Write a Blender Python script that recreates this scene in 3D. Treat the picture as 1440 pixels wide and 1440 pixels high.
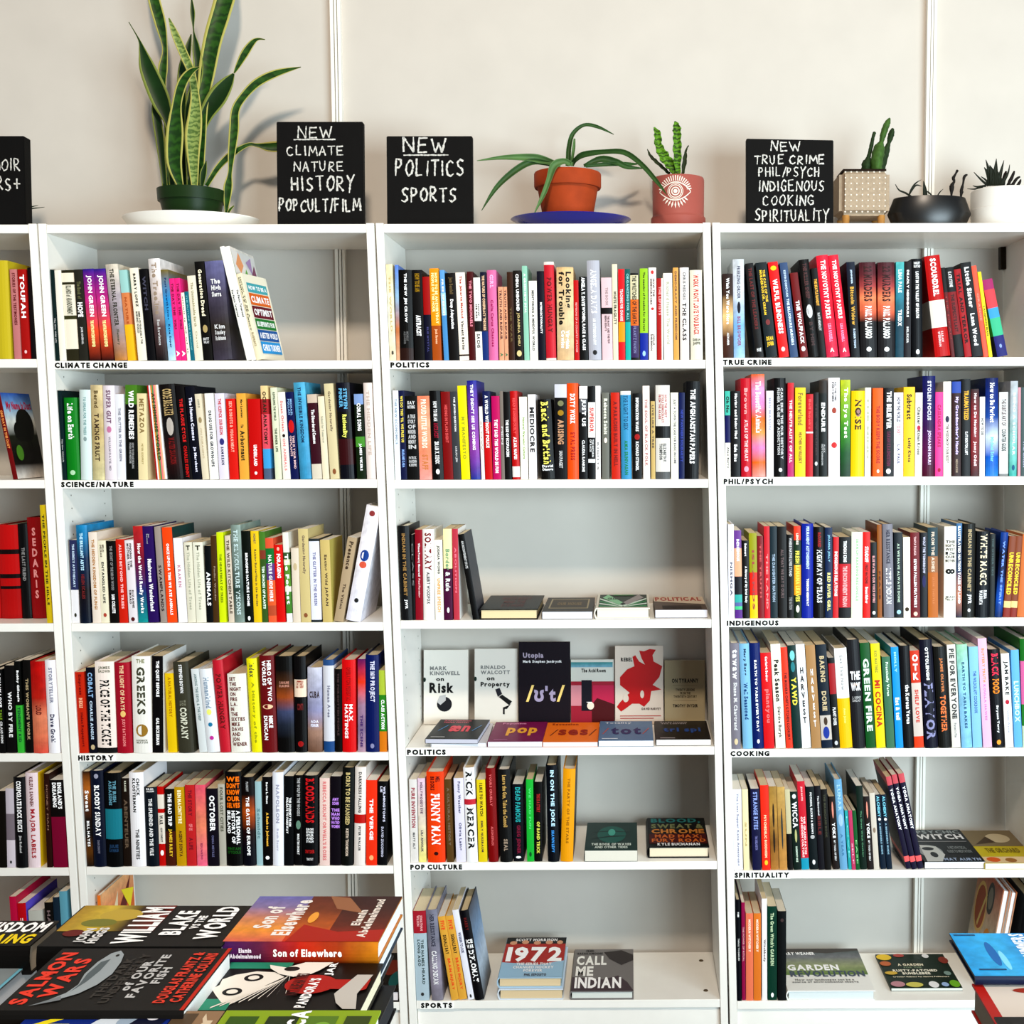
import bpy, bmesh, math, random
from mathutils import Matrix, Vector
random.seed(7)
for o in list(bpy.data.objects): bpy.data.objects.remove(o)
S = bpy.context.scene
COL = S.collection

# ---------------------------------------------------------------- camera, light, exposure
F, CX, CY, CZ = 1728.9, 0.5797, -2.9678, 1.5419
PIT, YAW, ROL, PX, PY = 0.07467, -0.00606, -0.00257, 896.5, 725.93
RACK = 0.02443            # the old bookcases lean a little to the left
WALL = 0.2992
def lincomb(d):
    c, s = math.cos(YAW), math.sin(YAW); x = c*d[0]+s*d[1]; y = -s*d[0]+c*d[1]; z = d[2]
    c, s = math.cos(PIT), math.sin(PIT); y2 = c*y-s*z; z2 = s*y+c*z
    c, s = math.cos(ROL), math.sin(ROL)
    return Vector((c*x+s*z2, y2, -s*x+c*z2))
R3 = Matrix((lincomb((1,0,0)), lincomb((0,1,0)), lincomb((0,0,1)))).transposed()   # world -> (right, forward, up)
RI = R3.transposed()
right, fwd, up = RI @ Vector((1,0,0)), RI @ Vector((0,1,0)), RI @ Vector((0,0,1))
cam = bpy.data.cameras.new('camera'); co = bpy.data.objects.new('camera', cam); COL.objects.link(co)
m = Matrix((right, up, -fwd)).transposed().to_4x4(); m.translation = (CX, CY, CZ); co.matrix_world = m
cam.sensor_width = 36; cam.sensor_fit = 'HORIZONTAL'; cam.lens = F/1440*36
cam.shift_x = -(PX-720)/1440; cam.shift_y = (PY-720)/1440; cam.clip_start = .01
S.camera = co
C0 = Vector((CX, CY, CZ))
def ray(u, v): return right*((u-PX)/F) + fwd - up*((v-PY)/F)
def at(u, v, Y):            # the point of the plane Y = const seen at a pixel
    r = ray(u, v); return C0 + r*((Y-CY)/r.y)
def on(u, v, Z):            # the point of the plane Z = const seen at a pixel
    r = ray(u, v); return C0 + r*((Z-CZ)/r.z)

W = bpy.data.worlds.new('world'); S.world = W; W.use_nodes = True
bg = W.node_tree.nodes['Background']; bg.inputs[0].default_value = (.90, .94, 1.0, 1); bg.inputs[1].default_value = .19
def area(name, loc, target, sx, sy, power, col):
    l = bpy.data.lights.new(name, 'AREA'); l.shape = 'RECTANGLE'; l.size = sx; l.size_y = sy; l.energy = power; l.color = col
    o = bpy.data.objects.new(name, l); COL.objects.link(o); o.location = loc
    o.rotation_euler = (Vector(target)-Vector(loc)).to_track_quat('-Z', 'Y').to_euler(); return o
area('ceiling_lamp', (.7, -4.3, 4.9), (0.1, 0, 1.5), .45, .45, 145, (1.0, .84, .68))
area('shop_window', (2.9, -3.7, 1.2), (0.2, 0, .4), 2.6, 1.9, 200, (.74, .91, 1.0))
S.view_settings.view_transform = 'Standard'; S.view_settings.look = 'None'
S.view_settings.gamma = 1; S.view_settings.use_curve_mapping = False
S.view_settings.exposure = 0.62

# ---------------------------------------------------------------- materials
def lin(h):
    h = h.strip()
    if len(h) == 3: h = h[0]*2+h[1]*2+h[2]*2
    c = [int(h[i:i+2], 16)/255 for i in (0, 2, 4)]
    return tuple((((x+.055)/1.055)**2.4 if x > .04045 else x/12.92)**1.3 for x in c)+(1,)
MC = {}
def mat(h, rough=.45, key='', bump=0, noise=0, scale=40, metal=0, spec=.14):
    k = (h, rough, key)
    if k in MC: return MC[k]
    m = bpy.data.materials.new('paint_'+h); m.use_nodes = True; nt = m.node_tree; b = nt.nodes['Principled BSDF']
    b.inputs['Base Color'].default_value = lin(h); b.inputs['Roughness'].default_value = rough; b.inputs['Metallic'].default_value = metal
    b.inputs['Specular IOR Level'].default_value = spec
    if noise or bump:
        tc = nt.nodes.new('ShaderNodeTexCoord'); n = nt.nodes.new('ShaderNodeTexNoise'); n.inputs['Scale'].default_value = scale
        n.inputs['Detail'].default_value = 6; nt.links.new(tc.outputs['Object'], n.inputs['Vector'])
        if noise:
            mx = nt.nodes.new('ShaderNodeMix'); mx.data_type = 'RGBA'; mx.blend_type = 'MULTIPLY'; mx.inputs[0].default_value = 1
            mr = nt.nodes.new('ShaderNodeMapRange'); mr.inputs[1].default_value = .3; mr.inputs[2].default_value = .7; mr.inputs[3].default_value = 1-noise; mr.inputs[4].default_value = 1
            nt.links.new(n.outputs[0], mr.inputs[0]); mx.inputs[6].default_value = lin(h); nt.links.new(mr.outputs[0], mx.inputs[7]); nt.links.new(mx.outputs[2], b.inputs['Base Color'])
        if bump:
            bp = nt.nodes.new('ShaderNodeBump'); bp.inputs['Strength'].default_value = bump; bp.inputs['Distance'].default_value = .002
            nt.links.new(n.outputs[0], bp.inputs['Height']); nt.links.new(bp.outputs[0], b.inputs['Normal'])
    MC[k] = m; return m
def bandmat(spec, rough=.42, axis='Z'):
    """'fff .3 a00 .6 000' = hard bands from the top; '~fff a00 000' = smooth print; 'Vfff a00' = stripes along the book"""
    spec = spec.replace('_', ' ')
    if ' ' not in spec.strip('~V '): return mat(spec.strip('~V '), rough)
    k = (spec, rough, axis)
    if k in MC: return MC[k]
    lead = ''
    if spec[0] in '~V': lead = spec[0]; spec = spec[1:]
    tok = spec.replace('~', '').split(); cols = []; pos = []
    if lead: cols = tok; pos = [i/(len(tok)-(1 if lead == '~' else 0)) for i in range(len(tok))]
    else:
        p = 0.; 
        for i in range(0, len(tok), 2):
            cols.append(tok[i]); pos.append(p)
            if i+1 < len(tok): p = float(tok[i+1])
    m = bpy.data.materials.new('printed_cover'); m.use_nodes = True; nt = m.node_tree; b = nt.nodes['Principled BSDF']
    b.inputs['Roughness'].default_value = rough; b.inputs['Specular IOR Level'].default_value = .14
    tc = nt.nodes.new('ShaderNodeTexCoord'); sx = nt.nodes.new('ShaderNodeSeparateXYZ'); ga = nt.nodes.new('ShaderNodeAttribute'); ga.attribute_name = 'gen'; nt.links.new(ga.outputs['Vector'], sx.inputs[0])
    r = nt.nodes.new('ShaderNodeValToRGB'); cr = r.color_ramp; cr.interpolation = 'LINEAR' if lead == '~' else 'CONSTANT'
    while len(cr.elements) < len(cols): cr.elements.new(.5)
    for i, e in enumerate(cr.elements): e.position = i/100
    for i in range(len(cols)): cr.elements[i].color = lin(cols[i])
    for i in reversed(range(len(cols))): cr.elements[i].position = min(pos[i], 1)
    if lead == 'V': nt.links.new(sx.outputs['X'], r.inputs[0])
    else:
        s = nt.nodes.new('ShaderNodeMath'); s.operation = 'SUBTRACT'; s.inputs[0].default_value = 1
        nt.links.new(sx.outputs[axis], s.inputs[1]); nt.links.new(s.outputs[0], r.inputs[0])
    if lead == '~':      # printed pictures are mottled
        n = nt.nodes.new('ShaderNodeTexNoise'); n.inputs['Scale'].default_value = 60; n.inputs['Detail'].default_value = 5
        nt.links.new(tc.outputs['Object'], n.inputs['Vector'])
        mr = nt.nodes.new('ShaderNodeMapRange'); mr.inputs[1].default_value = .3; mr.inputs[2].default_value = .7; mr.inputs[3].default_value = .78; mr.inputs[4].default_value = 1.1
        mx = nt.nodes.new('ShaderNodeMix'); mx.data_type = 'RGBA'; mx.blend_type = 'MULTIPLY'; mx.inputs[0].default_value = 1
        nt.links.new(n.outputs[0], mr.inputs[0]); nt.links.new(r.outputs[0], mx.inputs[6]); nt.links.new(mr.outputs[0], mx.inputs[7]); nt.links.new(mx.outputs[2], b.inputs['Base Color'])
    else: nt.links.new(r.outputs[0], b.inputs['Base Color'])
    MC[k] = m; return m
def pagemat(h):
    k = ('page', h)
    if k in MC: return MC[k]
    m = bpy.data.materials.new('page_edges'); m.use_nodes = True; nt = m.node_tree; b = nt.nodes['Principled BSDF']; b.inputs['Roughness'].default_value = .85
    tc = nt.nodes.new('ShaderNodeTexCoord'); w = nt.nodes.new('ShaderNodeTexWave'); w.bands_direction = 'X'; w.inputs['Scale'].default_value = 420; w.inputs['Distortion'].default_value = 1.5
    nt.links.new(tc.outputs['Object'], w.inputs['Vector'])
    mx = nt.nodes.new('ShaderNodeMix'); mx.data_type = 'RGBA'; mx.inputs[6].default_value = lin(h); mx.inputs[7].default_value = tuple(x*.72 for x in lin(h)[:3])+(1,)
    nt.links.new(w.outputs[1], mx.inputs[0]); nt.links.new(mx.outputs[2], b.inputs['Base Color']); MC[k] = m; return m
WHITE = mat('f4f2ec', .35, 'laminate', spec=.35, bump=.03, noise=.03, scale=25)

# ---------------------------------------------------------------- object helpers
def link(o, parent=None):
    COL.objects.link(o)
    if parent: o.parent = parent
    return o
def obj(name, verts, faces, mats, parent=None, idx=None, smooth=False):
    me = bpy.data.meshes.new(name); me.from_pydata([tuple(v) for v in verts], [], faces)
    for m in (mats if isinstance(mats, (list, tuple)) else [mats]): me.materials.append(m)
    if idx: me.polygons.foreach_set('material_index', idx)
    if smooth: me.polygons.foreach_set('use_smooth', [True]*len(me.polygons))
    if any(m.name.startswith('printed') for m in me.materials):
        lo = [min(v[i] for v in verts) for i in range(3)]; hi = [max(v[i] for v in verts) for i in range(3)]
        at_ = me.attributes.new('gen', 'FLOAT_VECTOR', 'POINT'); at_.data.foreach_set('vector', [((v[i]-lo[i])/((hi[i]-lo[i]) or 1)) for v in verts for i in range(3)])
    me.update()
    return link(bpy.data.objects.new(name, me), parent)
def empty(name, loc=(0,0,0), label=None, cat=None, group=None):
    o = bpy.data.objects.new(name, None); o.empty_display_size = .02; COL.objects.link(o); o.location = loc
    tag(o, label, cat, group); return o
def tag(o, label=None, cat=None, group=None, kind=None):
    if label: o['label'] = label
    if cat: o['category'] = cat
    if group: o['group'] = group
    if kind: o['kind'] = kind
    return o
BF = [(0,3,2,1),(4,5,6,7),(0,1,5,4),(1,2,6,5),(2,3,7,6),(3,0,4,7)]
def boxv(x0,x1,y0,y1,z0,z1): return [(x0,y0,z0),(x1,y0,z0),(x1,y1,z0),(x0,y1,z0),(x0,y0,z1),(x1,y0,z1),(x1,y1,z1),(x0,y1,z1)]
def box(name, x0,x1,y0,y1,z0,z1, m, parent=None, bevel=0, rack=False):
    v = boxv(x0,x1,y0,y1,z0,z1)
    if rack: v = [(a-RACK*(c-1), b, c) for a,b,c in v]
    o = obj(name, v, BF, m, parent)
    if bevel: soften(o, bevel)
    return o
def soften(o, w, seg=2):
    bm = bmesh.new(); bm.from_mesh(o.data); bmesh.ops.bevel(bm, geom=bm.edges[:], offset=w, segments=seg, affect='EDGES', clamp_overlap=True); bm.to_mesh(o.data); bm.free()
def lathe(name, prof, m, parent=None, loc=(0,0,0), n=40, smooth=True, sx=1, sy=1, idx=None):
    v=[];f=[]
    for r,z in prof:
        for i in range(n):
            a=2*math.pi*i/n; v.append((loc[0]+r*sx*math.cos(a), loc[1]+r*sy*math.sin(a), loc[2]+z))
    for j in range(len(prof)-1):
        for i in range(n): f.append((j*n+i, j*n+(i+1)%n, (j+1)*n+(i+1)%n, (j+1)*n+i))
    f.append(tuple(reversed(range(n)))); k=(len(prof)-1)*n; f.append(tuple(range(k,k+n)))
    o = obj(name, v, f, m, parent, smooth=smooth)
    if smooth:
        bm = bmesh.new(); bm.from_mesh(o.data)
        for e in bm.edges:
            if len(e.link_faces)==2 and e.calc_face_angle(0) > .6: e.smooth = False
        bm.to_mesh(o.data); bm.free()
    return o

# ---------------------------------------------------------------- lettering
GL = {}
def glyph(ch, bold):
    k = (ch, bold)
    if k in GL: return GL[k]
    c = bpy.data.curves.new('g', 'FONT'); c.body = ch; c.resolution_u = 2; c.offset = (0, .042, .07)[int(bold)]
    o = bpy.data.objects.new('g', c); COL.objects.link(o); bpy.context.view_layer.update()
    me = bpy.data.meshes.new_from_object(o.evaluated_get(bpy.context.evaluated_depsgraph_get()))
    vs = [(v.co.x, v.co.y) for v in me.vertices]; fs = [tuple(p.vertices) for p in me.polygons]
    bpy.data.objects.remove(o); bpy.data.curves.remove(c); bpy.data.meshes.remove(me)
    x0 = min([v[0] for v in vs] or [0]); x1 = max([v[0] for v in vs] or [.25])
    GL[k] = ([(a-x0, b) for a, b in vs], fs, (x1-x0)); return GL[k]
def layout(text, bold=True, align='L', gap=.09):
    """2-D mesh of a text scaled into the unit square"""
    V=[];Fc=[];lines=text.split('\n'); H=1.0; widths=[]
    rows=[]
    for ln in lines:
        x=0; vs=[]; fs=[]
        for ch in ln:
            if ch == ' ': x += .30; continue
            g = glyph(ch, bold); n=len(vs); vs += [(a+x, b) for a, b in g[0]]; fs += [tuple(i+n for i in f) for f in g[1]]; x += g[2]+gap
        rows.append((vs, fs, max(x-gap, .01)))
    mw = max(r[2] for r in rows)
    for i,(vs,fs,w) in enumerate(rows):
        k = mw/w if align == 'J' else 1
        dx = (mw-w*k)/2 if align == 'C' else 0
        n=len(V); V += [(a*k+dx, b-i*H) for a,b in vs]; Fc += [tuple(q+n for q in f) for f in fs]
    if not V: return [], []
    x0=min(v[0] for v in V); x1=max(v[0] for v in V); y0=min(v[1] for v in V); y1=max(v[1] for v in V)
    return [((a-x0)/(x1-x0 or 1), (b-y0)/(y1-y0 or 1)) for a,b in V], Fc

# ---------------------------------------------------------------- books
PAGES = ['efe8d8', 'e8dcc0', 'f4f1e8', 'e6d6b4']
def book(label, w, d, h, spine, hard=False, side=None, segs=(), prints=(), group=None, pages=None):
    """local frame: x = thickness, y = from spine to fore-edge, z = up; front cover faces +x"""
    root = empty('book', label=label, cat='book', group=group)
    t = .0026 if hard else .0006
    t = min(t, w*.2); ov = .0028 if hard else 0.0
    bulge = (min(.0045, w*.16) if hard else min(.0012, w*.06))
    n = 6
    out = [(0, d)] + [(w*i/n, -bulge*(1-(2*i/n-1)**2)) for i in range(n+1)] + [(w, d)]
    inn = [(t, d)] + [(t+(w-2*t)*i/n, t-bulge*(1-(2*i/n-1)**2)) for i in range(n+1)] + [(w-t, d)]
    k = len(out); v = [(x,y,0) for x,y in out]+[(x,y,0) for x,y in inn]+[(x,y,h) for x,y in out]+[(x,y,h) for x,y in inn]
    f=[];ix=[]
    for i in range(k-1):
        a,b = i,i+1
        f.append((a,b,b+2*k,a+2*k)); ix.append(1 if (i in (0,k-2) and side) else 0)
        f.append((b+k,a+k,a+3*k,b+3*k)); ix.append(0)
        f.append((b,a,a+k,b+k)); ix.append(0)
        f.append((a+2*k,b+2*k,b+3*k,a+3*k)); ix.append(0)
    for a in (0,k-1):
        q=(a,a+k,a+3*k,a+2*k); f.append(q if a else tuple(reversed(q))); ix.append(0)
    ms=[bandmat(spine)]+([bandmat(side)] if side else [])
    obj('cover', v, f, ms, root, ix)
    pm = pagemat(pages or random.choice(PAGES))
    e=.0002
    obj('page_block', boxv(t+e, w-t-e, t+.0006, d-ov-.0006, ov+.0004, h-ov-.0006 if hard else h-.0004), BF, pm, root)
    for i,sg in enumerate(segs):
        p = sg.lstrip('?').split('^')
        if len(p) < 4: p = ['O']+p if p[0].isdigit() else p
        txt = p[0].replace('\\n','\n'); v0,v1 = float(p[1])/100, float(p[2])/100; c = p[3][:6] if len(p[3])>=6 else p[3][:3]
        wd = (float(p[4]) if len(p)>4 else 45)/100; mode = p[5] if len(p)>5 else 'R'
        ln = (v1-v0)*h; cw = w*wd
        if txt == 'O' and mode == 'O':
            vv=[]; m_=14
            for j in range(m_): a=2*math.pi*j/m_; vv.append((w/2+cw/2*math.cos(a), h*(1-(v0+v1)/2)+ln/2*math.sin(a)))
            ff=[tuple(range(m_))]; nm='emblem'
        else:
            if txt.isdigit() and mode=='H' and len(p)==6 and txt=='8': pass
            uv, ff = layout(txt, bold=cw>.004, align='J' if (mode=='H' and txt.count('\n') < 7 and len(set(txt.split('\n')[0]))>1 and '\n' in txt) else ('C' if mode=='H' and txt.count('\n') < 7 else 'L'))
            if mode=='H': vv=[(w/2-cw/2+a*cw, h*(1-v1)+b*ln) for a,b in uv]
            else: vv=[(w/2-cw/2+b*cw, h*(1-v0)-a*ln) for a,b in uv]
            nm = 'title' if i==0 else 'lettering'
        if not vv: continue
        obj(nm, [(x, -bulge*(1-(2*x/w-1)**2)-.00045, z) for x,z in vv], ff, mat(c,.5), root)
    cover_prints(root, prints, w, d, h)
    return root
def cover_prints(root, prints, w, d, h):
    lay = 0
    for pr in prints:
        lay += 1; eps = w+.0003+.00012*lay
        if pr[0]=='t':
            _,txt,s0,s1,t0,t1,c = pr[:7]; al = pr[7] if len(pr)>7 else 'C'
            uv, ff = layout(txt, True, al); vv=[(s0+a*(s1-s0), t0+b*(t1-t0)) for a,b in uv]; nm='title'
        elif pr[0] in ('tvs','tv2'):   # reads away from the camera on a book lying on its back, letter tops to the head
            _,txt,s0,s1,t0,t1,c = pr[:7]
            uv, ff = layout(txt, True, 'C'); vv=[(s0+a*(s1-s0), t0+b*(t1-t0)) for a,b in uv]; nm='title'
        elif pr[0]=='tv':   # reads from foot to head of the cover, letter tops towards the spine
            _,txt,s0,s1,t0,t1,c = pr[:7]
            uv, ff = layout(txt, True, 'C'); vv=[(s1-b*(s1-s0), t0+a*(t1-t0)) for a,b in uv]; nm='title'
        elif pr[0]=='p': _,vv,c = pr; ff=[tuple(range(len(vv)))]; nm='picture'
        elif pr[0]=='r': _,s0,s1,t0,t1,c = pr; vv=[(s0,t0),(s1,t0),(s1,t1),(s0,t1)]; ff=[(0,1,2,3)]; nm='picture'
        elif pr[0]=='e':
            _,s,tt,rs,rt,c = pr; vv=[(s+rs*math.cos(2*math.pi*j/20), tt+rt*math.sin(2*math.pi*j/20)) for j in range(20)]; ff=[tuple(range(20))]; nm='picture'
        o = obj(nm, [(eps, a*d, b*h) for a,b in vv], ff, bandmat(c.lstrip('>'),.45,'Y' if c[0]=='>' else 'Z'), root)

def place(root, X, Y, Z, loc):
    """X, Y, Z: world directions of the local axes"""
    m = Matrix((Vector(X).normalized(), Vector(Y).normalized(), Vector(Z).normalized())).transposed().to_4x4(); m.translation = loc; root.matrix_world = m

# ---------------------------------------------------------------- colour words for labels
NAMES = {'black':(20,18,18),'charcoal':(60,60,60),'grey':(130,130,130),'pale grey':(192,192,194),'off-white':(222,217,212),'pale mint':(208,226,218),'amber':(232,178,82),'pale yellow':(232,218,180),'white':(240,238,238),'cream':(232,224,200),'tan':(195,165,115),'brown':(85,55,30),
 'dark green':(20,65,45),'green':(40,140,50),'lime green':(190,210,40),'sage green':(100,140,110),'teal':(25,130,130),'pale blue':(150,200,225),'sky blue':(80,160,210),'blue':(35,70,170),
 'navy':(18,28,75),'purple':(90,40,120),'lilac':(205,185,228),'pink':(230,70,145),'pale pink':(230,180,200),'magenta':(180,20,95),'red':(210,25,30),'dark red':(125,15,25),'orange':(240,100,25),
 'salmon pink':(232,150,120),'gold':(205,155,30),'yellow':(235,215,30),'olive':(90,85,50)}
def cname(h):
    h=h.strip(); h = h if len(h)==6 else h[0]*2+h[1]*2+h[2]*2
    c=[int(h[i:i+2],16) for i in (0,2,4)]
    return min(NAMES, key=lambda k: sum((a-b)**2 for a,b in zip(c,NAMES[k])))
def looks(spec):
    t=[x for x in spec.replace('_',' ').strip('~V ').split() if not x.startswith('.') and not x=='1' and x!='~']
    t=[x.strip('~V') for x in t]
    if len(t)==1: return cname(t[0])
    if spec[0] not in '~V':
        tok=spec.split(); best={}; p=0
        for i in range(0,len(tok),2):
            q=float(tok[i+1]) if i+1<len(tok) else 1; n=cname(tok[i].strip('~')); best[n]=best.get(n,0)+q-p; p=q
        o=sorted(best,key=lambda k:-best[k]); return o[0] if len(o)==1 or best[o[1]]<.12 else o[0]+' and '+o[1]
    a,b=cname(t[0]),cname(t[-1]); return a if a==b else a+' to '+b
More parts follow.
